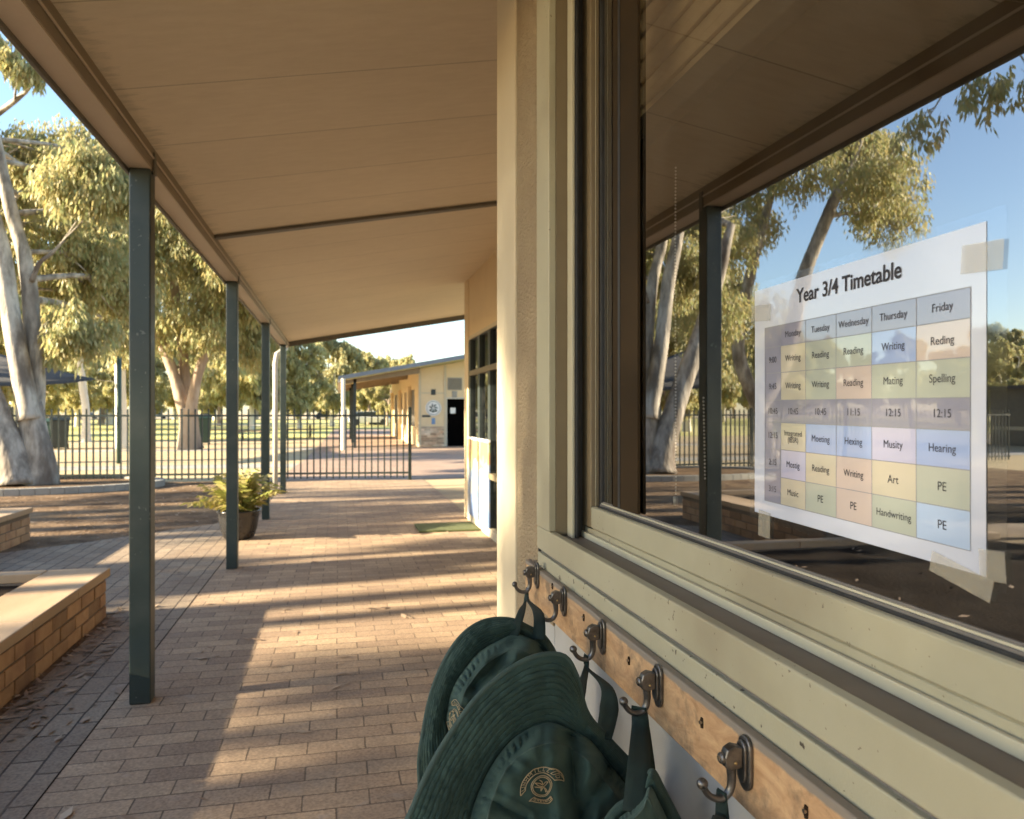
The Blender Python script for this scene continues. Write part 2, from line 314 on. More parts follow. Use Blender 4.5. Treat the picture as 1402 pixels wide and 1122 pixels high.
def wood_mat():
    m, t, p = newmat('weathered_board'); N = t.nodes; L = t.links
    tc = N.new('ShaderNodeTexCoord'); mp = N.new('ShaderNodeMapping'); mp.inputs['Scale'].default_value=(1,.35,1); L.new(tc.outputs['Object'], mp.inputs[0])
    n = N.new('ShaderNodeTexNoise'); n.inputs['Scale'].default_value=42; n.inputs['Detail'].default_value=8; n.inputs['Roughness'].default_value=.7; n.inputs['Distortion'].default_value=1.2; L.new(mp.outputs[0], n.inputs[0])
    r = N.new('ShaderNodeValToRGB'); e=r.color_ramp.elements; e[0].position=.3; e[0].color=(.36,.20,.095,1); e[1].position=.72; e[1].color=(.62,.41,.22,1); L.new(n.outputs['Fac'], r.inputs[0])
    n2 = N.new('ShaderNodeTexNoise'); n2.inputs['Scale'].default_value=14; n2.inputs['Detail'].default_value=9; n2.inputs['Roughness'].default_value=.7; L.new(tc.outputs['Object'], n2.inputs[0])
    r2 = N.new('ShaderNodeMapRange'); r2.inputs['From Min'].default_value=.50; r2.inputs['From Max'].default_value=.64; r2.inputs['To Max'].default_value=.85; L.new(n2.outputs['Fac'], r2.inputs[0])
    mx = N.new('ShaderNodeMix'); mx.data_type='RGBA'; L.new(r2.outputs[0], mx.inputs['Factor']); L.new(r.outputs[0], mx.inputs['A']); mx.inputs['B'].default_value=(.17,.12,.075,1)
    # greyed upper edge with a ragged border
    sx = N.new('ShaderNodeSeparateXYZ'); L.new(tc.outputs['Object'], sx.inputs[0])
    ad = N.new('ShaderNodeMath'); ad.operation='MULTIPLY_ADD'; L.new(n2.outputs['Fac'], ad.inputs[0]); ad.inputs[1].default_value=.012; L.new(sx.outputs[2], ad.inputs[2])
    mr = N.new('ShaderNodeMapRange'); mr.inputs['From Min'].default_value=.9635+.006; mr.inputs['From Max'].default_value=.9665+.006; L.new(ad.outputs[0], mr.inputs[0])
    m2 = N.new('ShaderNodeMix'); m2.data_type='RGBA'; L.new(mr.outputs[0], m2.inputs['Factor']); L.new(mx.outputs['Result'], m2.inputs['A']); m2.inputs['B'].default_value=(.23,.195,.155,1)
    L.new(m2.outputs['Result'], p.inputs['Base Color']); p.inputs['Roughness'].default_value=.75
    bp = N.new('ShaderNodeBump'); bp.inputs['Strength'].default_value=.5; bp.inputs['Distance'].default_value=.0015; L.new(n.outputs['Fac'], bp.inputs['Height']); L.new(bp.outputs[0], p.inputs['Normal'])
    return m
M['wood'] = wood_mat()
def glass_mat(name, refl, tint, rough=.0):
    m, t, p = newmat(name); N=t.nodes; L=t.links
    N.remove(p)
    g = N.new('ShaderNodeBsdfGlossy'); g.inputs['Roughness'].default_value=rough; g.inputs['Color'].default_value=(.90,.92,.95,1)
    tr = N.new('ShaderNodeBsdfTransparent'); tr.inputs[0].default_value=tint+(1,)
    lw_ = N.new('ShaderNodeLayerWeight'); lw_.inputs['Blend'].default_value=.5
    pw = N.new('ShaderNodeMath'); pw.operation='POWER'; pw.inputs[1].default_value=4; L.new(lw_.outputs['Facing'], pw.inputs[0])
    ad = N.new('ShaderNodeMath'); ad.operation='MULTIPLY_ADD'; ad.inputs[1].default_value=.6; ad.inputs[2].default_value=refl; ad.use_clamp=True; L.new(pw.outputs[0], ad.inputs[0])
    mx = N.new('ShaderNodeMixShader'); L.new(ad.outputs[0], mx.inputs[0]); L.new(tr.outputs[0], mx.inputs[1]); L.new(g.outputs[0], mx.inputs[2]); 
    df = N.new('ShaderNodeBsdfDiffuse'); df.inputs[0].default_value=(.6,.57,.5,1); tcx = N.new('ShaderNodeTexCoord'); nz = N.new('ShaderNodeTexNoise'); nz.inputs['Scale'].default_value=7; nz.inputs['Detail'].default_value=9; nz.inputs['Distortion'].default_value=1.5
    L.new(tcx.outputs['Object'], nz.inputs[0]); mr = N.new('ShaderNodeMapRange'); mr.inputs['From Min'].default_value=.4; mr.inputs['From Max'].default_value=.8; mr.inputs['To Max'].default_value=.022; L.new(nz.outputs['Fac'], mr.inputs[0])
    m9 = N.new('ShaderNodeMixShader'); L.new(mr.outputs[0], m9.inputs[0]); L.new(mx.outputs[0], m9.inputs[1]); L.new(df.outputs[0], m9.inputs[2]); L.new(m9.outputs[0], N['Material Output'].inputs[0])
    return m
M['glass'] = glass_mat('window_glass', .34, (.66,.65,.60))
M['far_glass'] = glass_mat('dark_glass', .12, (.25,.25,.25), .02)
M['tape'] = glass_mat('sticky_tape', .0, (.80,.76,.66), .3)
def tape_mat():
    m, t, p = newmat('sticky_tape'); N=t.nodes; L=t.links
    p.inputs['Base Color'].default_value=(.62,.58,.47,1); p.inputs['Roughness'].default_value=.35
    tr = N.new('ShaderNodeBsdfTransparent'); mx = N.new('ShaderNodeMixShader'); mx.inputs[0].default_value=.22
    L.new(tr.outputs[0], mx.inputs[1]); L.new(p.outputs[0], mx.inputs[2]); L.new(mx.outputs[0], N['Material Output'].inputs[0]); return m
M['tape'] = tape_mat()

# ================================================================== THE SETTING
def sheet(name, poly, z, m, kind='structure', thick=None):
    mb = MB(); n=len(poly); mb.add([(x,y,z) for x,y in poly],[tuple(range(n))]); return tag(mb.build(name, m), kind=kind)
sheet('ground', [(-700,-300),(700,-300),(700,1200),(-700,1200)], 0, M['sand'])
sheet('garden_soil', [(-14,-6),(-1.2,-6),(-1.2,15.2),(-4,15.6),(-14,16.6)], .004, M['dirt'])
VX = -.985
sheet('verandah_paving', [(VX,-5),(1.62,-5),(1.62,9.5),(1.62,15.0),(VX,15.0)], .008, M['paver'])
sheet('side_paving', [(VX-.006,-5),(VX-.006,15.0),(-1.22,15.0),(-1.36,9.57),(-2.46,8.46),(-3.07,7.97),(-7.5,7.3),(-7.5,5.42),(-1.42,5.42),(-1.42,-5)], .008, M['paver_side'])
bxk = MB(); bxk.box(VX-.006, VX, -5, 15, 0.0, .0095); tag(bxk.build('paving_joint', M['soil']), kind='structure')
sheet('path', [(-1.22,15.004),(5.2,15.004),(5.2,60),(-.3,60),(-.9,22)], .008, M['paver_far'])
sheet('footpath', [(-40,19.8),(-.95,18.9),(-.95,20.2),(-40,21.6)], .006, M['concrete'])
sheet('park_path', [(-60,29.5),(-.8,27.5),(-.8,28.8),(-60,31.2)], .006, M['concrete'])
sheet('grass', [(-400,41),(60,39),(150,150),(-400,150)], .006, M['grass'])
sheet('grass', [(5.4,14),(60,14),(60,38),(5.4,38)], .006, M['grass'])

# ================================================================== SCHOOL BUILDING (ours)
sb = tag(empty('school_building', (0.45, 0, 0)), 'near cream school building with green posts, sloping verandah roof and the big window', 'building')
def sp(name, m, *a, bevel=0, parent=None):
    o = MB().box(*a).build(name, m, None, bevel)
    o.parent = parent or sb
    o.matrix_parent_inverse = (parent or sb).matrix_world.inverted() if parent else Matrix.Translation((-.45,0,0))
    return o
def adopt(o, parent=sb):
    o.parent = parent
    o.matrix_parent_inverse = Matrix.Translation((-.45,0,0)) if parent is sb else Matrix.Identity(4)
    return o
WX = .45
WY0, WY1 = -1.6, yx(738, WX)         # window opening
WZ0, WZ1 = 1.008, 2.5
PY0 = yx(708, WX); PY1 = yx(683, WX)
# walls round the window
TH=.16
mb = MB()
mb.box(WX, WX+TH, WY1+.004, PY0-.002, .0, 2.9); adopt(mb.build('textured_wall', M['render_wall']))
mb = MB(); mb.box(WX-.006, WX+TH, PY0, PY1, 0, 2.9); adopt(mb.build('corner_trim', M['smooth_trim'], bevel=.004))
mb = MB(); mb.box(WX+.003, WX+TH, yx(757,WX), WY1+.003, 0, .86); mb.box(WX+.003, WX+TH, -5, yx(757,WX)-.004, 0, .965)
adopt(mb.build('lower_cladding', M['cladding'], bevel=.002))
mb = MB(); mb.box(WX+.001, WX+TH, yx(757,WX)+.001, WY1+.002, .86, .965); adopt(mb.build('wall', M['render_wall']))
mb = MB(); mb.box(WX, WX+TH, -5, WY0-.05, 1.0, 2.9); mb.box(WX, WX+TH, WY0-.05, WY1+.003, WZ1+.06, 2.9); adopt(mb.build('wall', M['render_wall']))
mb = MB(); mb.box(WX, 6, -5.1, -5.0, 0, 3.2); adopt(mb.build('wall', M['render_wall']))
mb = MB(); mb.box(WX+TH+.002, 1.565, PY1-.14, PY1, 0, 3.0); adopt(mb.build('wall', M['smooth_trim']))
# interior shell
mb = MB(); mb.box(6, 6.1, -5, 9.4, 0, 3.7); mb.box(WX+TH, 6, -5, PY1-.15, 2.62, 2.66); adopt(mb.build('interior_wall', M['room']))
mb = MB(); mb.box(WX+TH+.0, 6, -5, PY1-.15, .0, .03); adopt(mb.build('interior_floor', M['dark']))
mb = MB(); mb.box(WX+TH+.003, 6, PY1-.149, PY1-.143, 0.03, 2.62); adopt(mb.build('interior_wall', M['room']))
# side strip under the window (between board and frame)
mb = MB(); mb.box(WX-.004, WX+.02, WY0-.05, WY1-.004, .945, 1.002); adopt(mb.build('flashing', M['flash'], bevel=.002))
mb = MB(); mb.box(WX+.004, WX+.02, WY0-.05, WY1-.002, 1.002, 1.0095); adopt(mb.build('shadow_gap', M['gasket_grey']))
mb = MB(); mb.box(WX-.001, WX+.02, WY1-.003, WY1+.0035, .945, 2.5); adopt(mb.build('sealant', M['gasket']))
# ---- window: fixed frame with sliding sash
FX = WX-.006
wf = MB()
wf.box(FX, FX+.016, WY0, WY1-.004, 1.0105, 1.062)                # front face of the sill frame
win = adopt(wf.build('window', M['frame'], bevel=.0025, seg=3)); win.parent = sb
def wp(mb, name, m, bevel=0, smooth=False):
    o = mb.build(name, m, None, bevel, smooth); o.parent = win; o.matrix_parent_inverse = Matrix.Identity(4); return o
win.matrix_parent_inverse = Matrix.Translation((-.45,0,0))
y738, y752, y785 = WY1-.004, yx(752, FX), yx(752,FX)
wp(MB().box(FX-.001, FX+.015, y752, y738, 1.0625, 2.45), 'outer_frame', M['frame'], .002)
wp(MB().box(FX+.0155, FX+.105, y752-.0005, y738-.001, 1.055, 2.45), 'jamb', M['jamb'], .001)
wp(MB().box(FX, FX+.105, WY0, y738, 2.452, 2.50), 'outer_frame', M['frame'], .002)
wp(MB().box(FX-.001, FX+.105, WY0-.05, WY0-.001, 1.0105, 2.5), 'outer_frame', M['frame'], .002)
wp(MB().box(FX+.0165, FX+.12, WY0, y738-.002, 1.03, 1.0525), 'sill', M['trough'])
yj = y752-.0015
def yj_at(X,u): return yx(u,X)
# bright edge strip standing on the jamb, track slot and sash stile seen one behind another
wp(MB().box(.484, .490, yj-.035, yj-.0005, 1.0528, 2.45), 'track_fin', M['frame_edge'], .001)
wp(MB().box(.491, .497, yj-.040, yj-.0005, 1.0528, 2.45), 'seal', M['gasket'], .001)
wp(MB().box(.4975, .5145, yj-.014, yj-.0005, 1.0528, 2.45), 'seal', M['gasket'], .001)
SX = .517
wp(MB().box(SX, SX+.018, yj-.062, yj-.002, 1.078, 2.45), 'sash_stile', M['jamb'], .0015)
wp(MB().box(SX+.0185, SX+.034, yj-.071, yj-.0025, 1.12, 2.45), 'seal', M['gasket'], .001)
wp(MB().box(SX+.0095, SX+.0105, yj-.0632, yj-.0625, 1.12, 2.45), 'bead', M['frame_edge'])
wp(MB().box(SX-.006, SX+.0, WY0, yj-.016, 1.0528, 1.066), 'track_fin', M['frame_edge'], .001)
wp(MB().box(SX+.0025, SX+.0035, WY0, yj-.016, 1.0528, 1.075), 'track_fin', M['frame'], .0005)
rail = [(SX+.004,1.076),(SX,1.0795),(SX,1.1205),(SX+.0035,1.1225),(SX+.012,1.1225),(SX+.012,1.06),(SX+.004,1.06)]
rm = MB(); rm.prism([(x,WY0,z) for x,z in rail], (0, yj-.0625-WY0, 0)); wp(rm, 'sash_rail', M['frame'], .0012)
for k,(a,b,z,mm) in enumerate(((.0125,.0155,1.1255,'gasket'),(.016,.0185,1.1285,'gasket_grey'),(.019,.0215,1.131,'frame_edge'),(.022,.0265,1.1335,'gasket_grey'))):
    wp(MB().box(SX+a, SX+b, WY0, yj-.0715, 1.10, z), 'glazing_bead', M[mm], .0007)
gl = MB().add([(GLX,WY0,1.11),(GLX,yj-.066,1.11),(GLX,yj-.066,2.45),(GLX,WY0,2.45)],[(0,1,2,3)])
wp(gl, 'glass_pane', M['glass'])
wp(MB().box(SX, SX+.034, WY0, yj-.063, 2.41, 2.45), 'sash_rail', M['frame'], .001)

# ---- long back wall of the verandah (recessed), with windows and mural panels
BX = 1.56
by = [PY1, 4.6, 6.1, yx(673,BX), yx(658,BX), yx(642,BX), 9.46]
mb = MB(); mb.box(BX, BX+.15, PY1, 9.46, 2.24, 2.99); adopt(mb.build('upper_wall', M['far_wall']))
mb = MB(); mb.box(BX-.01, BX+.15, yx(642,BX), 9.465, 0, 2.96); adopt(mb.build('corner_trim', M['far_wall'], bevel=.004))
mb = MB(); mb.box(BX+.15, 6, 9.32, 9.46, 0, 3.7); adopt(mb.build('wall', M['far_wall']))
mb = MB(); mb.box(BX-.012, BX+.1, PY1, yx(642,BX)-.002, 0, .1); adopt(mb.build('skirting', M['smooth_trim'], bevel=.003))
mb = MB(); mb.box(BX+.06, BX+.1, PY1, 7.6, .1, 2.24); adopt(mb.build('dark_panel', M['steel_dark']))
def wfx(mb, name, m, bevel=0, parent=None):
    o = mb.build(name, m, None, bevel)
    return adopt(o)
ws = MB(); ybars = [yx(642,BX)-.03, yx(655,BX), yx(669,BX), 7.35, 6.1, 5.0, 3.6]
wb = adopt(MB().box(BX-.002, BX+.06, PY1+.01, 9.16, 2.19, 2.238).build('verandah_window', M['steel_dark'], bevel=.003))
def wbp(mb, name, m, bevel=0):
    o = mb.build(name, m, None, bevel); o.parent = wb; return o
for yb in ybars: wbp(MB().box(BX-.004, BX+.06, yb-.09, yb+.03, .1, 2.188), 'mullion', M['steel_dark'], .003)
wbp(MB().add([(BX+.03,PY1,.1),(BX+.03,9.2,.1),(BX+.03,9.2,2.24),(BX+.03,PY1,2.24)],[(0,1,2,3)]), 'glass_pane', M['far_glass'])
wbp(MB().box(BX-.012, BX+.05, PY1+.01, 9.15, 1.76, 1.82), 'rail', M['jamb'])
wbp(MB().box(BX-.014, BX+.05, PY1+.01, 7.95, .62, .68), 'rail', M['jamb'])
wbp(MB().box(BX-.012, BX+.05, PY1+.01, 9.15, 2.2, 2.24), 'rail', M['smooth_trim'])
def mural_mat():
    m,t,p = newmat('mural_paint'); N=t.nodes; L=t.links
    tc=N.new('ShaderNodeTexCoord'); n=N.new('ShaderNodeTexNoise'); n.inputs['Scale'].default_value=2.2; n.inputs['Detail'].default_value=3; n.inputs['Distortion'].default_value=.8; L.new(tc.outputs['Object'],n.inputs[0])
    r=N.new('ShaderNodeValToRGB'); e=r.color_ramp.elements; r.color_ramp.interpolation='LINEAR'
    e[0].position=.3; e[0].color=(.12,.18,.33,1); e[1].position=.7; e[1].color=(.25,.30,.38,1)
    for ps,c in ((.42,(.18,.25,.41)),(.5,(.30,.31,.31)),(.58,(.17,.24,.39))):
        q=e.new(ps); q.color=c+(1,)
    L.new(n.outputs['Fac'], r.inputs[0])
    n2=N.new('ShaderNodeTexNoise'); n2.inputs['Scale'].default_value=5; L.new(tc.outputs['Object'],n2.inputs[0])
    r2=N.new('ShaderNodeValToRGB'); e=r2.color_ramp.elements; r2.color_ramp.interpolation='CONSTANT'; e[0].color=(.36,.2,.11,1); e[0].position=0; e[1].position=.5; e[1].color=(.38,.30,.12,1)
    q=e.new(.58); q.color=(.3,.36,.2,1); L.new(n2.outputs['Fac'], r2.inputs[0])
    sx=N.new('ShaderNodeSeparateXYZ'); L.new(tc.outputs['Object'],sx.inputs[0]); ad=N.new('ShaderNodeMath'); ad.operation='MULTIPLY_ADD'; L.new(n2.outputs['Fac'],ad.inputs[0]); ad.inputs[1].default_value=.5; L.new(sx.outputs[2],ad.inputs[2])
    mr=N.new('ShaderNodeMapRange'); mr.inputs['From Min'].default_value=.95; mr.inputs['From Max'].default_value=.97; L.new(ad.outputs[0],mr.inputs[0])
    mx=N.new('ShaderNodeMix'); mx.data_type='RGBA'; L.new(mr.outputs[0],mx.inputs['Factor']); L.new(r.outputs[0],mx.inputs['A']); L.new(r2.outputs[0],mx.inputs['B']); L.new(mx.outputs['Result'],p.inputs['Base Color']); p.inputs['Roughness'].default_value=.5
    return m
M['mural'] = mural_mat()
for (a,b) in ((yx(672,BX), yx(658.5,BX)), (yx(656.5,BX), yx(643,BX))):
    o = adopt(MB().box(BX-.024, BX-.006, a, b, .1, 1.0).build('mural_panel', M['mural'], bevel=.002))
    o['label'] = 'painted blue and white lower panel' 
    adopt(MB().box(BX-.03, BX-.005, a, b, 1.002, 1.03).build('panel_ledge', M['white']))
# ---- verandah roof: beam, gutter, soffit, posts
YE = 13.45
def sz(x): return 2.525 + (x + .82) * .18
sf = MB(); sf.add([(-.82,-5,sz(-.82)),(7,-5,sz(7)),(7,YE,sz(7)),(-.82,YE,sz(-.82)),(-.95,-5,sz(-.82)+.06),(7,-5,sz(7)+.06),(7,YE,sz(7)+.06),(-.95,YE,sz(-.82)+.06)],
       [(0,1,2,3),(4,7,6,5),(0,4,5,1),(3,2,6,7),(0,3,7,4),(1,5,6,2)])
adopt(sf.build('verandah_soffit', M['soffit']))
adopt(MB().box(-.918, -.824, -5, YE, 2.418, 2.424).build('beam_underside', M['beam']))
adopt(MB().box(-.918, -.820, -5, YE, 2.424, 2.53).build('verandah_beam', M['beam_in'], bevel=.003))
adopt(MB().box(-.818, -.812, -5, YE, 2.468, 2.476).build('beam_lip', M['beam'], bevel=.001))
adopt(MB().box(-.935, -.9185, -5, YE+.01, 2.40, 2.60).build('fascia', M['beam_dark'], bevel=.004))
for yb in (5.5,):
    mb = MB(); mb.prism([(-.817,yb-.035,sz(-.817)-.002),(1.56,yb-.035,sz(1.56)-.002),(1.56,yb-.035,sz(1.56)-.024),(-.817,yb-.035,sz(-.817)-.024)],(0,.07,0)); adopt(mb.build('soffit_batten', M['beam_dark'], bevel=.002))
mb = MB(); mb.prism([(-.935,YE+.001,2.42),(7,YE+.001,sz(7)-.10),(7,YE+.001,sz(7)+.07),(-.935,YE+.001,2.60)],(0,.02,0)); adopt(mb.build('end_fascia', M['beam_dark']))
PX = -.868
for k in range(5):
    y = 3.74 + 3.02*(k-1) if k else .72 - 0
    if k == 0: y = .72 - 3.02
    p = adopt(MB().box(PX-.045, PX+.045, y-.045, y+.045, .009, 2.4175).build('post', M['post'], bevel=.006, seg=3))
p = adopt(MB().box(PX-.045, PX+.045, .72-.045, .72+.045, .009, 2.4175).build('post', M['post'], bevel=.006, seg=3))
for k in range(4):
    y = 3.74+3.02*k
    b = adopt(MB().box(PX+.05, PX+.057, y-.02, y+.02, 2.40, 2.50).build('bracket', M['beam_dark'], bevel=.002))
dp = gr(377, 12.75); mb = MB(); mb.tube([(dp.x,dp.y,.02),(dp.x,dp.y,2.15),(dp.x+.02,dp.y+.05,2.3),(PX,dp.y+.2,2.42)], .042, 14); adopt(mb.build('downpipe', M['zinc'], smooth=True))

# ================================================================== BLIND inside, timetable on the pane
bl = tag(empty('window_blind', (.62,0,1.9)), 'rolled up brown fabric blind with bead chain inside the big window', 'blind')
def sub(parent, mb, name, m, bevel=0, smooth=False, seg=2):
    o = mb.build(name, m, parent, bevel, smooth, seg)
    o.matrix_parent_inverse = Matrix.Translation(-parent.location) if parent.rotation_euler.z == 0 else (Matrix.Translation(parent.location) @ Matrix.Rotation(parent.rotation_euler.z,4,'Z')).inverted()
    return o
M['blind'] = mat('blind_fabric', (.46,.36,.23), (.52,.41,.27), .8, 30, 5, .3, 200)
sub(bl, MB().box(.622,.626,WY0,1.60,1.93,2.46), 'fabric', M['blind'])
for k in range(5): sub(bl, MB().box(.612,.622,WY0,1.60,1.955+.05*k,1.975+.05*k), 'slat', M['blind'], .003)
sub(bl, MB().box(.606,.64,WY0,1.60,1.88,1.93), 'bottom_bar', M['dark'], .004)
CHX=.60; cy=yx(925,CHX); ch = MB(); z = zx(925,230,CHX)
k=0
while z > zx(925,690,CHX):
    ch.ball((CHX, cy+.001*math.sin(z*9), z), .0021, 6, 4); z -= .0062
sub(bl, ch, 'bead_chain', M['white'], smooth=True); ch = MB()
z = zx(961,545,CHX); y2=yx(958,CHX)
while z > zx(961,660,CHX):
    ch.ball((CHX+.005, y2-.02*(1.45-z)*2, z), .0021, 6, 4); z -= .0062
sub(bl, ch, 'bead_chain', M['white'], smooth=True)
sub(bl, MB().tube([(CHX,cy,zx(925,680,CHX)),(CHX,cy,zx(925,692,CHX))],.005,8), 'chain_weight', M['white'], smooth=True)
wp(MB().box(.5315,.5375,yx(873,.532),yx(839,.532),1.134,2.41),'screen_stile',M['reveal'],.0008)
wp(MB().box(.5305,.5312,yx(849,.531),yx(846,.531),1.134,2.41),'screen_seal',M['gasket'])
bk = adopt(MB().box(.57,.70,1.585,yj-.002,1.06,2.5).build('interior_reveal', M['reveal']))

M['sleeve']=glass_mat('clear_sleeve',.10,(.93,.94,.95),.05)
tt = tag(empty('timetable', (.5445, .73, 1.33)), 'white printed timetable sheet with coloured grid taped to the big window', 'poster')
TX = .5391
def lam(m):
    p=m.node_tree.nodes['Principled BSDF']; p.inputs['Coat Weight'].default_value=1; p.inputs['Coat Roughness'].default_value=.02; p.inputs['Coat IOR'].default_value=1.85; return m
M['paper'] = mat('paper', (.49,.53,.64), (.53,.57,.68), .6, 8)
M['ink'] = mat('ink', (.03,.03,.04), None, .6)
pal = dict(h=(.23,.235,.31), b=(.27,.36,.60), c=(.46,.43,.34), g=(.36,.395,.345), r=(.47,.40,.37), p=(.40,.41,.57), l=(.36,.47,.66))
for k,c in pal.items(): M['cell_'+k] = mat('cell_'+k, c, tuple(min(1,q*1.04) for q in c), .6, 14)
def tp(mb, name, m):
    o = mb.build(name, m, tt); o.matrix_parent_inverse = Matrix.Translation(-tt.location); return o
uy = lambda u: yx(u, TX)
PT, PB = 1.32+.2915*TX/CA, 1.32-.247*TX/CA
yl, yr = uy(1033), uy(1350)
# slightly bowed paper: sheet with small waviness in x
pm = MB(); NX, NZ = 24, 18
def bow(fy, fz): return TX + .0003 + .0005*math.sin(fy*5.1+fz*2) *math.sin(fz*3.1)
vs=[]; fs=[]
zt_l, zt_r = zx(1035,399,TX), zx(1350,303,TX); zb_l, zb_r = zx(1030,700,TX), zx(1348,790,TX)
def PP(fy, fz, off=0):           # fy 0 left .. 1 right, fz 0 bottom .. 1 top
    y = yl+(yr-yl)*fy; zb = zb_l+(zb_r-zb_l)*fy; zt = zt_l+(zt_r-zt_l)*fy
    return Vector((bow(fy,fz)-off, y, zb+(zt-zb)*fz))
for j in range(NZ+1):
    for i in range(NX+1): vs.append(PP(i/NX,j/NZ))
for j in range(NZ):
    for i in range(NX): a=j*(NX+1)+i; fs.append((a,a+1,a+NX+2,a+NX+1))
pm.add(vs,fs); tp(pm,'paper',M['paper'])
cu = [1047,1069,1103,1145,1194,1255,1329]; rv=[393,435.4,489,544.7,590.4,644.8,701,755.4]
cf = [(uy(u)-yl)/(yr-yl) for u in cu]
rz = [zx(1329,v,TX) for v in rv]; rf = [(z-zb_r)/(zt_r-zb_r) for z in rz]
cells = [('hhhhhhh'),('hcggbr'),('hcgrgg'),('hhhhhh'),('hcbbpb'),('hpcrcg'),('hcgrgl')]
cells[0]='hhhhhh'
txt = [['','Monday','Tuesday','Wednesday','Thursday','Friday'],['9:00','Writing','Reading','Reading','Writing','Reding'],['9:45','Writing','Writing','Reading','Mating','Spelling'],
       ['10:45','10:45','10:45','11:15','12:15','12:15'],['12:15','Integrated\n(IBSR)','Moeting','Hexing','Musity','Hearing'],['2:15','Mostig','Reading','Writing','Art','PE'],['3:15','Music','PE','PE','Handwriting','PE']]
def quad_patch(f0,f1,g0,g1,off,n=5):
    mb=MB(); vs=[];fs=[]
    for j in range(n+1):
        for i in range(n+1): vs.append(PP(f0+(f1-f0)*i/n, g0+(g1-g0)*j/n, off))
    for j in range(n):
        for i in range(n): a=j*(n+1)+i; fs.append((a,a+1,a+n+2,a+n+1))
    return mb.add(vs,fs)
for r in range(7):
    for c in range(6):
        o = tp(quad_patch(cf[c],cf[c+1],rf[r+1],rf[r],.0003), 'cell', M['cell_'+cells[r][c]])
for k_ in list(M):
    if k_=='paper' or k_.startswith('cell_'): lam(M[k_])
ln = MB()
lw=.0022
for f in cf:
    q=quad_patch(f-lw*.5,f+lw*.5,rf[7],rf[0],.0005,8); ln.add(q.v,q.f)
for g in rf:
    q=quad_patch(cf[0],cf[-1],g-lw*.6,g+lw*.6,.0005,10); ln.add(q.v,q.f)
M['line'] = mat('grid_line', (.22,.23,.26), None, .6)
tp(ln,'grid_lines',M['line'])
def text_on(s, fy, fz, size, bold=0, stretch=1.0, name='lettering'):
    cd = bpy.data.curves.new('t','FONT'); cd.body=s; cd.size=size; cd.align_x='CENTER'; cd.align_y='CENTER'; cd.offset=bold if size>.02 else 0; cd.space_line=.85
    to = bpy.data.objects.new('t',cd); col.objects.link(to); bpy.context.view_layer.update()
    me = bpy.data.meshes.new_from_object(to.evaluated_get(bpy.context.evaluated_depsgraph_get())); bpy.data.objects.remove(to)
    W=abs(yr-yl); H=(zt_r-zb_r)
    for v in me.vertices:
        x,y=v.co.x*stretch,v.co.y
        v.co = PP(fy+x/W, fz+y/H, .0007)
    me.name=name; me.materials.clear()
    o = link(name, me, M['ink'], tt); o.matrix_parent_inverse = Matrix.Translation(-tt.location); return o
text_on('Year 3/4 Timetable', .5*(cf[1]+cf[5])+.02, .925, .0245, .00045, .92)
for r in range(7):
    for c in range(6):
        s = txt[r][c]
        if s:
            colw = (cf[c+1]-cf[c])*abs(yr-yl); sz_ = min(.0112, colw/(max(len(q) for q in s.split('\n'))*.50+.3))
            text_on(s, (cf[c]+cf[c+1])/2, (rf[r]+rf[r+1])/2, sz_ if s not in('PE','Art') else .012, .00006, .92)
tp(quad_patch(-.035,1.055,-.03,1.03,-.0004,8),'clear_sleeve',M['sleeve'])
for (u0,v0,u1,v1,uw,ang) in ((1030,418,1056,440,0,0),(1318,332,1376,372,0,0),(1040,700,1056,736,0,0),(1276,774,1362,804,0,8),(1344,754,1380,796,0,-8)):
    Y0,Y1=uy(u0),uy(u1); z0=zx((u0+u1)/2,v1,TX); z1=zx((u0+u1)/2,v0,TX); cyy,czz=(Y0+Y1)/2,(z0+z1)/2
    rot = Matrix.Translation((0,cyy,czz)) @ Matrix.Rotation(R(ang+4),4,'X') @ Matrix.Translation((0,-cyy,-czz))
    k = len([1 for ch_ in tt.children if ch_.name.startswith('tape')])
    n=7; vs=[]; zig=[]
    xo = TX-.0012-.0003*k
    pts=[(xo,Y0,z0),(xo,Y1,z0),(xo,Y1,z1),(xo,Y0,z1)]
    mb=MB().prism([rot@Vector(p) for p in pts],(-.00008,0,0)); tp(mb,'tape',M['tape'])

# ================================================================== COAT RACK with hooks
CX = .43
cr = tag(empty('coat_rack', (CX, .9, .93)), 'weathered timber board with five dark bronze coat hooks under the window', 'coat rack')
def cp(mb,name,m,bevel=0,smooth=False,parent=None,seg=2):
    o = mb.build(name,m,None,bevel,smooth,seg); o.parent = parent or cr
    o.matrix_parent_inverse = Matrix.Translation(-cr.location) if parent is None else Matrix.Identity(4); return o
BY1 = yx(719,CX)
bm_ = MB(); bm_.box(CX, WX-.006, -1.0, BY1, .889, .974); cp(bm_,'board',M['wood'],.0025,seg=3)
hook_px = [(737,785),(774,820),(827,868),(904,934),(1024,1038)]
holes = [(757,803),(800,846),(862,905),(962,990),(1105,1112)]
for u,v in holes:
    y=yx(u,CX); z=zx(u,v,CX); h=MB()
    h.tube([(CX-.0006,y,z+.006),(CX-.0004,y+.0004,z+.001),(CX-.0004,y,z-.006)],[.0022,.003,.0022],9); cp(h,'old_screw_hole',M['soil'])
    h=MB(); h.tube([(CX-.0042,y,z+.001),(CX+.002,y,z+.001)],.0022,10); cp(h,'screw',M['bolt'])
hooks=[]
def stadium(hw, hh, n=8):
    pts=[]
    for i in range(n+1): a=math.pi*i/n; pts.append((hw*math.cos(a), hh-hw+hw*math.sin(a)))
    for i in range(n+1): a=math.pi+math.pi*i/n; pts.append((hw*math.cos(a), -(hh-hw)+hw*math.sin(a)*1.1))
    return pts
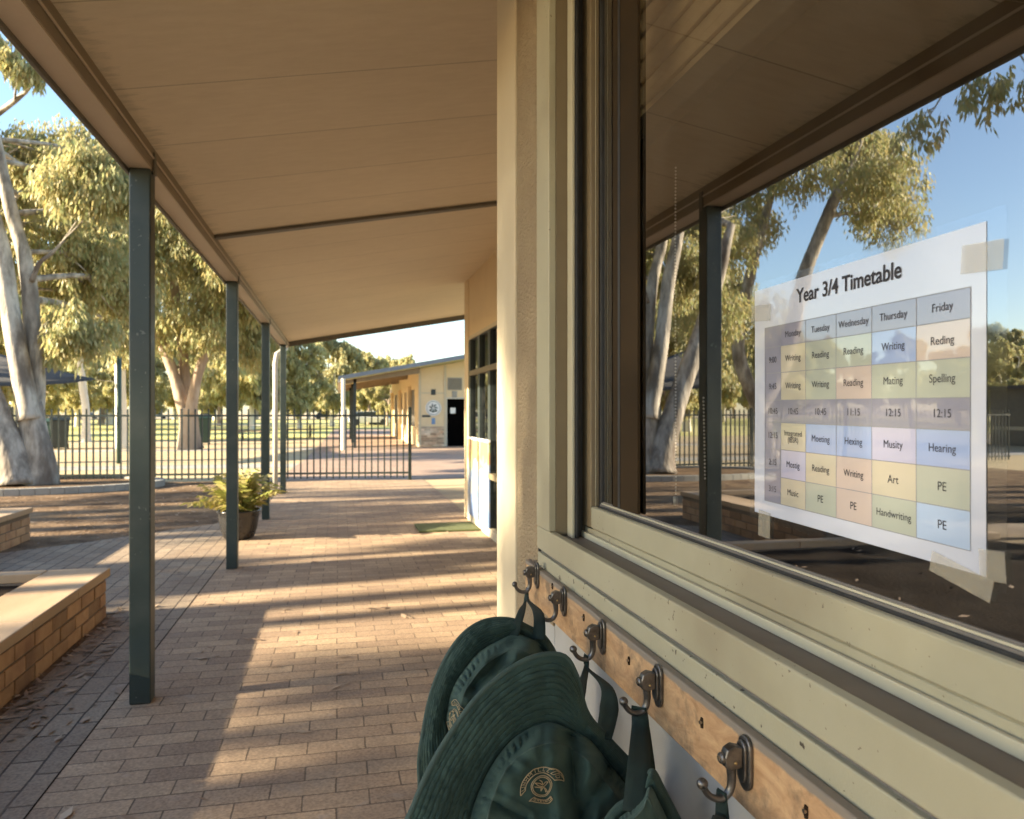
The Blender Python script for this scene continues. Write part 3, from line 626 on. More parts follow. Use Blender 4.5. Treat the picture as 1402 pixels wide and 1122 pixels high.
for hi,(u,v) in enumerate(hook_px):
    y=yx(u,CX); z=zx(u,v,CX)
    # back plate: elongated oval, two tiers; seen edge-on from the side
    pl=MB(); st=stadium(.0125,.029)
    pl.prism([(CX-.0005,y+a,z-.004+b) for a,b in st],(-.005,0,0))
    plate=cp(pl,'hook',M['bronze'],.0018,seg=3)
    q=MB(); st2=stadium(.0088,.022); q.prism([(CX-.0056,y+a,z-.002+b) for a,b in st2],(-.0035,0,0)); cp(q,'raised_plate',M['bronze'],.0014,parent=plate,seg=3)
    # body block: arm clamped by a bolt
    b=MB(); cxx=CX-.0092
    prof=[(0,.014),(-.010,.017),(-.018,.013),(-.021,.004),(-.0195,-.006),(-.013,-.010),(0,-.007)]
    b.prism([(cxx+a,y-.0062,z+c) for a,c in prof],(0,.0124,0)); cp(b,'hook_body',M['bronze'],.0016,parent=plate,seg=3)
    # bolt through the body, facing out
    bb=MB(); bc=Vector((cxx-.020,y,z+.003)); bb.tube([bc,(bc.x-.0028,y,bc.z),(bc.x-.0045,y,bc.z)],[.0062,.0062,.0050],16); cp(bb,'washer',M['bronze'],.0004,smooth=False,parent=plate)
    bb=MB(); bb.tube([(bc.x-.0045,y,bc.z),(bc.x-.0062,y,bc.z)],[.0032,.0028],6); cp(bb,'bolt',M['bolt'],parent=plate)
    bb=MB(); bb.tube([(cxx-.009,y-.0062,z-.001),(cxx-.009,y-.0080,z-.001)],[.0017,.0014],10); cp(bb,'rivet',M['brass'],parent=plate,smooth=True)
    # arm: down, round and up to a ball tip
    pts=[]; rr=[]
    p0=Vector((cxx-.011,y,z+.002)); 
    ctrl=[p0,(cxx-.0105,y,z-.012),(cxx-.010,y,z-.022),(cxx-.012,y,z-.032),(cxx-.018,y,z-.0385),(cxx-.026,y,z-.040),(cxx-.034,y,z-.037),(cxx-.040,y,z-.031),(cxx-.0435,y,z-.024)]
    rad=[.0062,.0052,.0046,.0046,.0044,.0040,.0037,.0036,.0038]
    ctrl=[Vector(c) for c in ctrl]
    for i in range(len(ctrl)-1):
        for s in range(3):
            t=s/3.; a,b_,c,d=ctrl[max(i-1,0)],ctrl[i],ctrl[i+1],ctrl[min(i+2,len(ctrl)-1)]
            pts.append(.5*((2*b_)+(c-a)*t+(2*a-5*b_+4*c-d)*t*t+(3*b_-a-3*c+d)*t**3)); rr.append(rad[i]+(rad[i+1]-rad[i])*t)
    pts.append(ctrl[-1]); rr.append(rad[-1])
    am=MB().tube(pts,rr,14); cp(am,'hook_arm',M['bronze'],smooth=True,parent=plate)
    tipm=MB().ball(ctrl[-1]+Vector((-.0008,0,.002)),.0062,16,12); cp(tipm,'ball_tip',M['bronze'],smooth=True,parent=plate)
    hooks.append((Vector((cxx-.026,y,z-.036)), y, z, cxx))

# ================================================================== HATS
def cloth_mat():
    m,t,p=newmat('green_cotton'); N=t.nodes; L=t.links
    tc=N.new('ShaderNodeTexCoord')
    n=N.new('ShaderNodeTexNoise'); n.inputs['Scale'].default_value=28; n.inputs['Detail'].default_value=8; L.new(tc.outputs['Object'],n.inputs[0])
    r=N.new('ShaderNodeValToRGB'); e=r.color_ramp.elements; e[0].position=.3; e[0].color=(.010,.031,.026,1); e[1].position=.72; e[1].color=(.026,.060,.051,1); L.new(n.outputs['Fac'],r.inputs[0]); L.new(r.outputs[0],p.inputs['Base Color'])
    p.inputs['Roughness'].default_value=.85; p.inputs['Sheen Weight'].default_value=.15; p.inputs['Sheen Tint'].default_value=(.5,.8,.7,1)
    n2=N.new('ShaderNodeTexNoise'); n2.inputs['Scale'].default_value=900; n2.inputs['Detail'].default_value=2; L.new(tc.outputs['Object'],n2.inputs[0])
    b=N.new('ShaderNodeBump'); b.inputs['Strength'].default_value=.5; b.inputs['Distance'].default_value=.0006; L.new(n2.outputs['Fac'],b.inputs['Height']); L.new(b.outputs[0],p.inputs['Normal'])
    return m
M['cloth']=cloth_mat()
M['binding']=mat('brim_binding',(.035,.065,.057),(.05,.085,.075),.8,40,5,.4,600)  # lighter than the cloth: the rim's highlight is put into this colour
M['strap']=mat('webbing_strap',(.006,.018,.015),(.012,.03,.025),.85,60,4,.8,900,bdist=.0008)
M['thread']=mat('gold_thread',(.36,.28,.16),(.46,.36,.22),.5,200,3,.5,900)
def smin(a,b,k):
    h=max(0,min(1,.5+.5*(b-a)/k)); return b*(1-h)+a*h-k*h*(1-h)
def ring_fn(keys):
    # closed smooth curve through (angle, u, v) keys, angles in degrees
    keys=sorted(keys); K=[(k[0],Vector((k[1],k[2]))) for k in keys]; n=len(K)
    def f(th):
        d=math.degrees(th)%360
        for i in range(n):
            a0,p0=K[i]; a1,p1=K[(i+1)%n]; a1_=a1 if i<n-1 else a1+360
            if a0<=d<a1_ or (i==n-1 and d<K[0][0]+0 and d+360<a1_):
                dd=d if d>=a0 else d+360
                t=(dd-a0)/(a1_-a0); pm=K[i-1][1]; pn=K[(i+2)%n][1]
                return .5*((2*p0)+(p1-pm)*t+(2*pm-5*p0+4*p1-pn)*t*t+(3*p0-pm-3*p1+pn)*t**3)
        return K[0][1]
    return f
class Hat:
    """A limp bucket hat: crown tip (r 0..1), crown side (1..2) and brim (2..3) between three closed curves,
    measured at distance D0, with real depth for the crown and the drooping brim."""
    def __init__(s, cen, brim, seam, tip, D0, h, tx=.0008, ty=0, seed=0, clamp=.43, creases=()):
        s.cr=creases; s.cen=Vector(cen); s.fb,s.fs,s.ft=ring_fn(brim),ring_fn(seam),ring_fn(tip); s.D0,s.h,s.tx,s.ty,s.seed,s.clamp=D0,h,tx,ty,seed,clamp
        s.C=at(cen[0],cen[1],D0); s.a=Vector((-SA,-CA,0)); s.cache={}
    def curves(s,th):
        k=round(th,6)
        if k not in s.cache: s.cache[k]=(s.ft(th),s.fs(th),s.fb(th))
        return s.cache[k]
    def S(s, r, th, off=0):
        T,Sm,B=s.curves(th)
        if r<=1: q=s.cen.lerp(T,r); hh=s.h*(1+.12*(1-r*r))
        elif r<=2: t=r-1; q=T.lerp(Sm,t); hh=s.h*(1-t)**.8
        else: t=r-2; q=Sm.lerp(B,t); hh=.010*math.sin(t*3.0)-.012*t*t
        P=Vector((q.x,q.y,0))/1040*s.D0
        x,y=P.x,P.y
        sx=Vector((x,y,s.seed*3.7))
        cw=max(0,1-abs(r-1.1)/1.1)
        hh+=cw*(.034*mnoise.noise(sx*12)+.016*mnoise.noise(sx*25+Vector((3,0,0)))+.006*(1-2*abs(mnoise.noise(sx*38)))+.003*mnoise.noise(sx*80))
        for u0,v0,u1,v1,w_,d_ in s.cr:
            A_=Vector((u0,v0)); B_=Vector((u1,v1))-A_; q_=Vector((q.x,q.y))-A_; t_=max(0,min(1,q_.dot(B_)/B_.length_squared))
            g_=(q_-B_*t_).length/w_
            if r<2.0: hh+= d_*(-math.exp(-g_*g_)+.45*math.exp(-(g_-2.2)**2))*min(1,(2.0-r)*5)
        hh+=.016*mnoise.noise(sx*8+Vector((0,7,0)))
        if 1.3<r<2:                # gathers running into the brim seam
            g=math.sin((r-1.3)/.7*math.pi); hh+=.0055*g*math.sin(th*70+4*mnoise.noise(sx*9))*max(0,.3+mnoise.noise(sx*9+Vector((5,5,5)))*2)
        if 1.94<r<2.05: hh-=.0025
        if r>2.04 and t<.93:
            rows=math.sin(t*2*math.pi*10.5); dash=math.sin(th*190+3*mnoise.noise(sx*12))
            fr_=(t*11)%1.0-.5; gv=math.exp(-(fr_/.13)**2); hh+=-.0026*gv*(1+.5*dash)+.0030*mnoise.noise(sx*60)+.0024*mnoise.noise(sx*150)
        D=s.D0+s.tx*(q.x-s.cen.x)+s.ty*(q.y-s.cen.y)-hh-off
        p=at(q.x,q.y,D)
        p.x=smin(p.x,s.clamp,.012)
        return p
def make_hat(label, H, nr=(14,14,70), nt=420, strapspec=()):
    root=tag(empty('bucket_hat', H.C), label, 'hat', 'dark green school hats hanging on the coat hooks')
    inv=Matrix.Translation(-root.location)
    def surf(r0,r1,n,name,thick,both=True):
        vs=[];fs=[]
        for i in range(n+1):
            r=r0+(r1-r0)*i/n
            for j in range(nt): vs.append(H.S(r,2*math.pi*j/nt))
        for i in range(n):
            for j in range(nt):
                j2=(j+1)%nt; fs.append((i*nt+j,i*nt+j2,(i+1)*nt+j2,(i+1)*nt+j))
        me=bpy.data.meshes.new(name); me.from_pydata(vs,[],fs); me.update()
        o=link(name,me,M['cloth'],root,True); o.matrix_parent_inverse=inv
        so_=o.modifiers.new('s','SOLIDIFY'); so_.thickness=thick; so_.offset=0
        return o
    surf(.001,2.0,nr[0]+nr[1]+60,'crown',.002)
    surf(2.0,3.0,nr[2],'brim',.003)
    ring=MB().tube([H.S(3.0,2*math.pi*j/200) for j in range(201)],.0036,8,False); o=ring.build('brim_binding',M['binding'],root,0,True); o.matrix_parent_inverse=inv
    sm=MB()
    for rr,rd in ((1.02,.0011),(2.0,.0012),(1.62,.0008)):
        q=MB().tube([H.S(rr,2*math.pi*j/200,.0012) for j in range(201)],rd,6,False); sm.add(q.v,q.f)
    o=sm.build('seam',M['binding'],root,0,True); o.matrix_parent_inverse=inv
    return root
def ribbon(root, pts, wid, wdir, name='strap', thick=.0016):
    pts=[Vector(p) for p in pts]; ctrl=pts; out=[]; wd=[]
    n=len(ctrl)
    if not isinstance(wdir,list): wdir=[wdir]*n
    if not hasattr(wid,'__len__'): wid=[wid]*n
    W=[Vector(q).normalized()*k for q,k in zip(wdir,wid)]
    for i in range(n-1):
        for s in range(6):
            t=s/6.; a,b,c,d=ctrl[max(i-1,0)],ctrl[i],ctrl[i+1],ctrl[min(i+2,n-1)]
            out.append(.5*((2*b)+(c-a)*t+(2*a-5*b+4*c-d)*t*t+(3*b-a-3*c+d)*t**3)); wd.append(W[i].lerp(W[i+1],t))
    out.append(ctrl[-1]); wd.append(W[-1])
    vs=[];fs=[]
    for p,q in zip(out,wd): vs+= [p-q*.5, p-q*.17, p+q*.17, p+q*.5]
    for i in range(len(out)-1):
        for j in range(3): a=i*4+j; fs.append((a,a+1,a+5,a+4))
    me=bpy.data.meshes.new(name); me.from_pydata([tuple(v) for v in vs],[],fs); me.update()
    o=link(name,me,M['strap'],root,True); o.matrix_parent_inverse=Matrix.Translation(-root.location)
    so_=o.modifiers.new('s','SOLIDIFY'); so_.thickness=thick; so_.offset=0
    return o
def emblem(root, H, r_c, th_c, size, rot=0):
    # stitched badge: oval shield with a bird, banner above and scroll below, sewn on the crown
    p0=H.S(r_c,th_c)
    er=(H.S(r_c-.05,th_c)-H.S(r_c+.05,th_c)); et=(H.S(r_c,th_c-.05)-H.S(r_c,th_c+.05)); ler=er.length/.1; let=et.length/.1
    th=MB()
    def M2(x,y):
        c,s_=math.cos(rot),math.sin(rot); x,y=x*c-y*s_,x*s_+y*c
        r_=min(1.97,max(.05,r_c + y*size/ler)); t_=th_c - x*size/let
        p=H.S(r_,t_); nn=(H.S(r_+.02,t_)-H.S(r_-.02,t_)).cross(H.S(r_,t_+.01)-H.S(r_,t_-.01)).normalized()
        if nn.dot(H.a+Vector((0,0,.3)))<0: nn=-nn
        return p+nn*.0020
    def line(pts,w=.0009):
        q=[]
        for i in range(len(pts)-1):
            a,b=pts[i],pts[i+1]; k=max(2,int(math.hypot(b[0]-a[0],b[1]-a[1])/.06))
            for s in range(k): q.append(M2(a[0]+(b[0]-a[0])*s/k, a[1]+(b[1]-a[1])*s/k))
        q.append(M2(*pts[-1])); qq=MB().tube(q,w*.62,5); th.add(qq.v,qq.f)
    arc=lambda cx,cy,rx,ry,a0,a1,n=20:[(cx+rx*math.cos(R(a0+(a1-a0)*i/n)),cy+ry*math.sin(R(a0+(a1-a0)*i/n))) for i in range(n+1)]
    line(arc(.1,-.12,.62,.56,0,360,36)); line(arc(.1,-.12,.54,.48,0,360,36))
    line(arc(0,-.2,.84,.80,38,165)); line(arc(0,-.2,1.14,1.10,34,168)); line([arc(0,-.2,.84,.80,165,165,1)[0],(-1.12,.02),arc(0,-.2,1.14,1.10,168,168,1)[0]]); line([arc(0,-.2,.84,.80,38,38,1)[0],arc(0,-.2,1.14,1.1,34,34,1)[0]])
    glyph={'U':[[(0,1),(0,0),(1,0),(1,1)]],'N':[[(0,0),(0,1),(1,0),(1,1)]],'H':[[(0,0),(0,1)],[(1,0),(1,1)],[(0,.5),(1,.5)]],'I':[[(.5,0),(.5,1)]],'M':[[(0,0),(0,1),(.5,.4),(1,1),(1,0)]],'L':[[(0,1),(0,0),(1,0)]],'C':[[(1,1),(0,1),(0,0),(1,0)]],'G':[[(1,1),(0,1),(0,0),(1,0),(1,.5),(.6,.5)]],'O':[[(0,0),(0,1),(1,1),(1,0),(0,0)]],'E':[[(1,1),(0,1),(0,0),(1,0)],[(0,.5),(.8,.5)]]}
    word='UNHMILLCOG'
    for i,chh in enumerate(word):
        a=R(158-(158-46)*(i)/(len(word)-1)); 
        for st in glyph[chh]:
            line([((.90+.17*y)*math.cos(a-(x-.5)*.13),-.2+(.90+.17*y)*math.sin(a-(x-.5)*.13)) for x,y in st],.0007)
    line(arc(.15,-.05,.82,.86,215,318)); line(arc(.15,-.05,1.06,1.08,212,320)); line([arc(.15,-.05,.82,.86,215,215,1)[0],(-.85,-.55),arc(.15,-.05,1.06,1.08,212,212,1)[0]]); line([arc(.15,-.05,.82,.86,318,318,1)[0],arc(.15,-.05,1.06,1.08,320,320,1)[0]])
    for i,chh in enumerate('ONECHILD'.replace('D','O')):
        a=R(222+(312-222)*i/7)
        for st in glyph[chh]:
            line([(.15+(.99-.10*y)*math.cos(a+(x-.5)*.12),-.05+(.99-.10*y)*math.sin(a+(x-.5)*.12)) for x,y in st],.0006)
    line([(-.28,.14),(-.02,.05),(.14,-.06),(.3,.12),(.46,.14),(.34,-.04),(.2,-.16)]); line([(-.28,.14),(-.1,-.06),(.06,-.12),(.2,-.16)]); line([(-.32,-.06),(-.05,-.16),(.12,-.2)])
    line([(.06,-.12),(0,-.36),(.14,-.22),(.2,-.16),(.34,-.42),(.48,-.40),(.3,-.22)]); line([(-.05,.22),(.08,.14),(.12,.0)])
    o=th.build('embroidered_badge',M['thread'],root,0,True); o.matrix_parent_inverse=Matrix.Translation(-root.location)

# hat on the third hook: nearest and largest
brim2=[(0,930,1150),(25,912,1092),(50,862,1042),(65,828,1006),(75,803,975),(85,789,925),(93,768,897),(105,718,905),(120,660,948),(135,618,1003),(150,590,1050),(165,568,1100),(180,552,1155),(215,575,1260),(270,740,1370),(325,890,1280)]
seam2=[(0,893,1150),(25,868,1092),(50,833,1045),(65,811,1017),(75,795,1006),(85,777,998),(93,752,990),(105,725,998),(120,697,1018),(135,672,1052),(150,655,1088),(165,645,1120),(180,640,1155),(215,660,1215),(270,760,1265),(325,850,1225)]
tip2=[(0,872,1150),(25,850,1102),(50,822,1064),(65,806,1044),(75,790,1031),(85,772,1021),(93,750,1019),(105,727,1026),(120,706,1041),(135,689,1062),(150,677,1090),(165,669,1116),(180,665,1150),(215,690,1200),(270,765,1237),(325,835,1205)]
h2=Hat((762,1118),brim2,seam2,tip2,.99,.060,tx=.0006,seed=1,creases=((779,1012,802,1200,11,.030),(835,1040,802,1110,9,.018),(722,1010,700,1045,8,.010),(668,1094,720,1120,5,.006),(752,1150,700,1210,12,.014)))
r2=make_hat('large green hat hanging in front, gold badge full in view, on the third hook',h2)
emblem(r2,h2,.52,R(112),.025,rot=R(-26))
hk=hooks[2][0]
ribbon(r2,[at(790,985,1.03),at(797,940,1.10),hk+Vector((.006,.004,-.018)),hk+Vector((.004,0,.0035)),hk+Vector((.004,-.006,-.016)),at(830,940,1.12),at(834,970,1.08),at(826,1012,1.025)],
       [.015,.017,.015,.013,.014,.020,.028,.022],[(.5,-.6,.1),(.5,-.9,0),(.2,-1,0),(.1,-1,0),(.2,-1,0),(.75,-.65,0),(.8,-.6,0),(.8,-.5,0)])
# hat on the first hook: farther, half hidden
brim1=[(0,772,1000),(30,770,950),(50,765,908),(65,747,874),(80,722,858),(90,697,848),(105,665,850),(120,636,867),(135,612,899),(150,592,945),(165,580,1000),(180,574,1060),(215,590,1150),(270,680,1230),(325,750,1120)]
seam1=[(0,768,1000),(30,765,952),(50,757,914),(65,741,884),(80,722,873),(90,706,868),(105,684,877),(120,657,893),(135,636,917),(150,621,941),(165,614,968),(180,614,998),(215,640,1080),(270,690,1130),(325,745,1070)]
tip1=[(a_,700+(u_-700)*.80,985+(v_-985)*.82) for a_,u_,v_ in seam1]
h1=Hat((696,985),brim1,seam1,tip1,1.28,.075,tx=.0007,seed=5,creases=((704,884,650,940,10,.022),(742,890,700,950,12,.025),(634,985,700,945,8,.012)))
r1=make_hat('green hat partly hidden behind the larger one, on the first hook from the pier',h1)
emblem(r1,h1,1.35,R(176),.032,rot=R(70))
hk=hooks[0][0]
ribbon(r1,[at(703,872,1.27),at(714,838,1.33),hk+Vector((.006,.005,-.03)),hk+Vector((.010,0,.0045)),hk+Vector((.010,-.006,-.02)),at(737,840,1.34),at(738,876,1.28)],
       [.018,.014,.012,.011,.014,.020,.022],[(.7,-.6,0),(.7,-.6,0),(.3,-1,0),(.1,-1,0),(.3,-1,0),(.85,-.5,0),(.85,-.5,0)])
# hat on the fourth hook
brim3=[(0,955,1190),(30,940,1145),(50,925,1115),(65,907,1080),(80,893,1056),(92,883,1075),(105,865,1092),(120,845,1105),(135,830,1124),(150,816,1150),(180,800,1200),(225,820,1270),(270,870,1310),(325,935,1260)]
seam3=[(a_,876+(u_-876)*.82,1190+(v_-1190)*.84) for a_,u_,v_ in brim3]
tip3=[(a_,876+(u_-876)*.62,1190+(v_-1190)*.72) for a_,u_,v_ in brim3]
h3=Hat((876,1180),brim3,seam3,tip3,.90,.055,tx=.0003,seed=9)
r3=make_hat('green hat low at the edge of the photo on a single wide strap, fourth hook',h3,nt=240)
hk=hooks[3][0]
ribbon(r3,[at(870,1112,.87),at(875,1045,.925),hk+Vector((.004,-.004,-.02)),hk+Vector((.004,0,.0045)),hk+Vector((.012,.004,-.02)),at(884,1040,.96),at(890,1095,.93)],
       [.030,.028,.023,.020,.020,.022,.024],[(.9,-.4,0),(.9,-.4,0),(.85,-.5,0),(.7,-.6,0),(.5,-.9,0),(.8,-.5,0),(.8,-.5,0)])
hk=hooks[4][0]
sc4=lambda L_:[(a_,1000+(u_-876)*1.1,1330+(v_-1190)*1.1) for a_,u_,v_ in L_]
h4=Hat((1000,1325),sc4(brim3),sc4(seam3),sc4(tip3),.74,.05,tx=.0,seed=12)
r4=make_hat('green hat hanging below the frame with only its strap showing, fifth hook',h4,nt=120)
ribbon(r4,[at(978,1240,.72),at(984,1130,.735),hk+Vector((.004,.002,-.024)),hk+Vector((.004,0,.0045)),hk+Vector((.006,-.004,-.03)),at(1004,1140,.735),at(1006,1240,.72)],
       [.016,.015,.013,.012,.014,.018,.02],[(.8,-.5,0),(.8,-.5,0),(.5,-.9,0),(.3,-1,0),(.5,-.9,0),(.8,-.5,0),(.8,-.5,0)])

# ================================================================== PLANTERS
def brick_planter(label, x0, x1, y0, y1, h, nm='brick_planter'):
    root=tag(empty(nm,(x1,y1,0)),label,'planter','low brick garden planters')
    bw,bh,g=.225,.072,.010; lay=MB(); rr=random.Random(int(x1*100))
    nrow=int(round((h-.055)/(bh+g)))
    for r in range(nrow):
        z=.006+r*(bh+g); off=(r%2)*.5*(bw+g)
        y=y1-off
        lay_first=True
        if off: # closing half brick at the corner
            j=rr.uniform(-.002,.002); lay.box(x1-.11+j,x1+j,y1-.5*bw,y1,z,z+bh); y=y1-.5*bw-g
            y=y1-.5*(bw+g)
        while y-bw>y0:
            j=rr.uniform(-.003,.003); lay.box(x1-.11+j,x1+j,y-bw,y,z,z+bh+rr.uniform(-.0015,.001)); y-=bw+g
        x=x1-.11-g if not (r%2) else x1-.11-g-.1
        while x-bw>x0:
            j=rr.uniform(-.003,.003); lay.box(x-bw,x,y1-.11+j,y1+j,z,z+bh); x-=bw+g
    b=sub(root,lay,'brick_courses',M['planter'],.003)
    m=MB(); m.box(x1-.105,x1-.006,y0,y1-.004,.005,h-.056); m.box(x0,x1-.106,y1-.105,y1-.006,.005,h-.056); sub(root,m,'mortar',M['mortar'])
    cpm=MB(); y=y1+.02
    while y>y0:
        l=rr.uniform(.62,.66); cpm.box(x1-.335,x1+.022,max(y-l,y0),y,h-.055,h+rr.uniform(-.001,.001)); y-=l+.004
    x=x1-.34
    while x>x0: cpm.box(x-.62,x-.002,y1-.09,y1+.02,h-.055,h); x-=.624
    sub(root,cpm,'coping',M['coping'],.006,seg=3)
    s=MB(); n=24; vs=[];fs=[]
    for i in range(n+1):
        for j in range(n+1):
            xx=x0+(x1-.30-x0)*i/n; yy=y0+(y1-.08-y0)*j/n; vs.append((xx,yy,h-.06+.03*mnoise.noise(Vector((xx*3,yy*3,0)))))
    for i in range(n):
        for j in range(n): a=i*(n+1)+j; fs.append((a,a+1,a+n+2,a+n+1))
    s.add(vs,fs); sub(root,s,'soil_bed',M['soil'],smooth=True)
    return root
brick_planter('near brick planter with sunlit coping at the lower left beside the paving', -4.2,-1.455,-1.0,5.34,.32)
brick_planter('farther brick planter on the bare soil beyond the near one', -6.2,-3.10,5.9,8.75,.34)

# leaf litter
def litter(name,pts,m,s0,s1,lbl=None):
    mb=MB()
    for (x,y,z) in pts:
        a=rnd.uniform(0,6.3); l=rnd.uniform(s0,s1); ww=l*rnd.uniform(.22,.5); t=rnd.uniform(-.4,.5)
        c,s=math.cos(a),math.sin(a); b=rnd.uniform(.0,.012)
        mb.add([(x-c*l/2,y-s*l/2,z+.003),(x+s*ww/2,y-c*ww/2,z+.004+b*.5+t*ww*.3),(x+c*l/2,y+s*l/2,z+.006+b),(x-s*ww/2,y+c*ww/2,z+.004+b*.4)],[(0,1,2,3)])
    return tag(mb.build(name,m),kind='stuff')
pts=[]
for _ in range(260): 
    y=rnd.uniform(2.2,5.6); pts.append((-1.44+abs(rnd.gauss(0,.13)),y,.010))
for _ in range(22): pts.append((rnd.uniform(-3.0,-1.85),rnd.uniform(3,5.2),.275))
for _ in range(170): pts.append((rnd.uniform(-1.4,1.4),rnd.uniform(1.8,12),.009))
for _ in range(1500): pts.append((rnd.uniform(-9,-1.4),rnd.uniform(8.2,15),.006))
litter('leaf_litter',pts,M['dryleaf'],.03,.09)

# ================================================================== POT PLANT, DOOR MAT
pc=gr(327,7.9); pp=tag(empty('potted_plant',(pc.x,pc.y,.008)),'bushy yellow-green plant in a dark glazed pot behind the second post','potted plant')
prof=[(.12,0),(.15,.02),(.185,.12),(.20,.22),(.205,.27),(.222,.285),(.222,.305),(.20,.305),(.19,.27)]
o=MB().lathe(prof,32).build('pot',M['pot'],pp,0,True)
MB().lathe([(.0,.262),(.19,.262)],24).build('potting_soil',M['soil'],pp)
pl=MB(); st=MB(); rp=random.Random(3)
for k in range(40):
    a=rp.uniform(0,6.28); el=rp.uniform(.5,1.5); L_=rp.uniform(.3,.56); d=Vector((math.cos(a)*math.cos(el),math.sin(a)*math.cos(el),math.sin(el)))
    base=Vector((rp.uniform(-.06,.06),rp.uniform(-.06,.06),.27)); pts=[]
    for i in range(9):
        t=i/8; pts.append(base+d*L_*t+Vector((0,0,-.20*L_*t*t)))
    st.tube(pts,[.004*(1-.6*i/8) for i in range(9)],5)
    side=d.cross(Vector((0,0,1))).normalized()
    for i in range(2,9):
        for sgn in (-1,1):
            p=pts[i]; tdir=(pts[min(i+1,8)]-pts[i-1]).normalized(); ld_=(side*sgn*.9+tdir*.6+Vector((0,0,-.25))).normalized(); ll=rp.uniform(.10,.17); ww=.026
            nn=ld_.cross(tdir).normalized(); wv=ld_.cross(nn).normalized()*ww
            pl.add([p,p+ld_*ll*.45+wv,p+ld_*ll+Vector((0,0,-.02)),p+ld_*ll*.45-wv],[(0,1,2,3)])
pl.build('leaves',M['pot_leaf'],pp); st.build('stems',M['pot_leaf'],pp,0,True)
tag(MB().box(.86,1.53,8.28,8.86,.009,.03).build('door_mat',M['mat_green'],bevel=.006),'flat green mat on the paving by the mural panels','mat')

# ================================================================== FENCE
P0=Vector((1.36,14.87)); P1=Vector((-3.41,15.45)); P2=Vector((-16.5,16.9))
fe=tag(empty('picket_fence',(P0.x,P0.y,0)),'dark steel picket fence crossing behind the verandah','fence')
def fpt(s):
    d1=(P1-P0).length
    if s<d1: return P0+(P1-P0)*(s/d1)
    return P1+(P2-P1)*((s-d1)/(P2-P1).length)
tot=(P1-P0).length+(P2-P1).length
ang=math.atan2(P1.y-P0.y,P1.x-P0.x)
FT=1.385
pk=bpy.data.meshes.new('picket'); q=MB().box(-.0125,.0125,-.0125,.0125,.05,FT); q.v=q.v
pk.from_pydata(q.v,[],q.f); pk.materials.append(M['fence'])
inv=Matrix.Translation(-fe.location)
s=.122; n=0; rest=MB()
while s<tot:
    p=fpt(s)
    if n<96:
        o=bpy.data.objects.new('picket',pk); col.objects.link(o); o.parent=fe; o.location=(p.x-fe.location.x,p.y-fe.location.y,0); o.rotation_euler=(0,0,ang)
    else: rest.box(p.x-.0125,p.x+.0125,p.y-.0125,p.y+.0125,.05,FT)
    s+=.122; n+=1
o=sub(fe,rest,'pickets',M['fence']); o['kind']='stuff'
for z in (.13,1.24):
    for a,b in ((P0,P1),(P1,P2)):
        d=(b-a).normalized(); nrm=Vector((-d.y,d.x))*.019
        m=MB().prism([(a.x-nrm.x,a.y-nrm.y,z),(a.x+nrm.x,a.y+nrm.y,z),(b.x+nrm.x,b.y+nrm.y,z),(b.x-nrm.x,b.y-nrm.y,z)],(0,0,.036)); sub(fe,m,'rail',M['fence'])
s=0
while s<=tot+.1:
    p=fpt(min(s,tot-.01)); sub(fe,MB().box(p.x-.03,p.x+.03,p.y-.03,p.y+.03,0,FT+.04),'fence_post',M['fence'],.003); s+=2.43

# ================================================================== TREES
def leaves(name, clumps, n, L, W, seed, m, parent, hang=.75, inv=None):
    rg=np.random.default_rng(seed); cs=np.array([list(c[0])+[c[1]] for c in clumps]); wgt=cs[:,3]**2; wgt/=wgt.sum()
    idx=rg.choice(len(cs),n,p=wgt); d=rg.normal(size=(n,3)); d/=np.linalg.norm(d,axis=1)[:,None]
    # sub-clumps: leaves gather round random twig ends
    K=max(6,int(n/len(cs)/55)); tw=rg.normal(size=(len(cs),K,3)); tw/=np.linalg.norm(tw,axis=2)[:,:,None]; tw*=rg.uniform(.35,1.0,(len(cs),K,1))
    ti=rg.integers(0,K,n); r=cs[idx,3]
    pos=cs[idx,:3]+tw[idx,ti]*r[:,None]*np.array([1,1,.8])+d*(rg.uniform(0,1,n)**.6*.26*r)[:,None]*np.array([1,1,1.25])
    ax=rg.normal(size=(n,3)); ax/=np.linalg.norm(ax,axis=1)[:,None]; ax=ax*(1-hang)+np.array([0,0,-1])*hang+d*.25; ax/=np.linalg.norm(ax,axis=1)[:,None]
    sd=np.cross(ax,rg.normal(size=(n,3))); sd/=np.linalg.norm(sd,axis=1)[:,None]
    ll=L*rg.uniform(.6,1.3,(n,1)); ww=W*rg.uniform(.7,1.3,(n,1))
    V=np.empty((n,4,3)); V[:,0]=pos; V[:,1]=pos+ax*ll*.45+sd*ww*.5; V[:,2]=pos+ax*ll; V[:,3]=pos+ax*ll*.45-sd*ww*.5
    me=bpy.data.meshes.new(name); me.vertices.add(n*4); me.vertices.foreach_set('co',V.reshape(-1)); me.loops.add(n*4); me.loops.foreach_set('vertex_index',np.arange(n*4,dtype=np.int32))
    me.polygons.add(n); me.polygons.foreach_set('loop_start',np.arange(0,n*4,4,dtype=np.int32)); me.polygons.foreach_set('loop_total',np.full(n,4,dtype=np.int32)); me.update()
    o=link(name,me,m,parent)
    if inv is not None: o.matrix_parent_inverse=inv
    return o
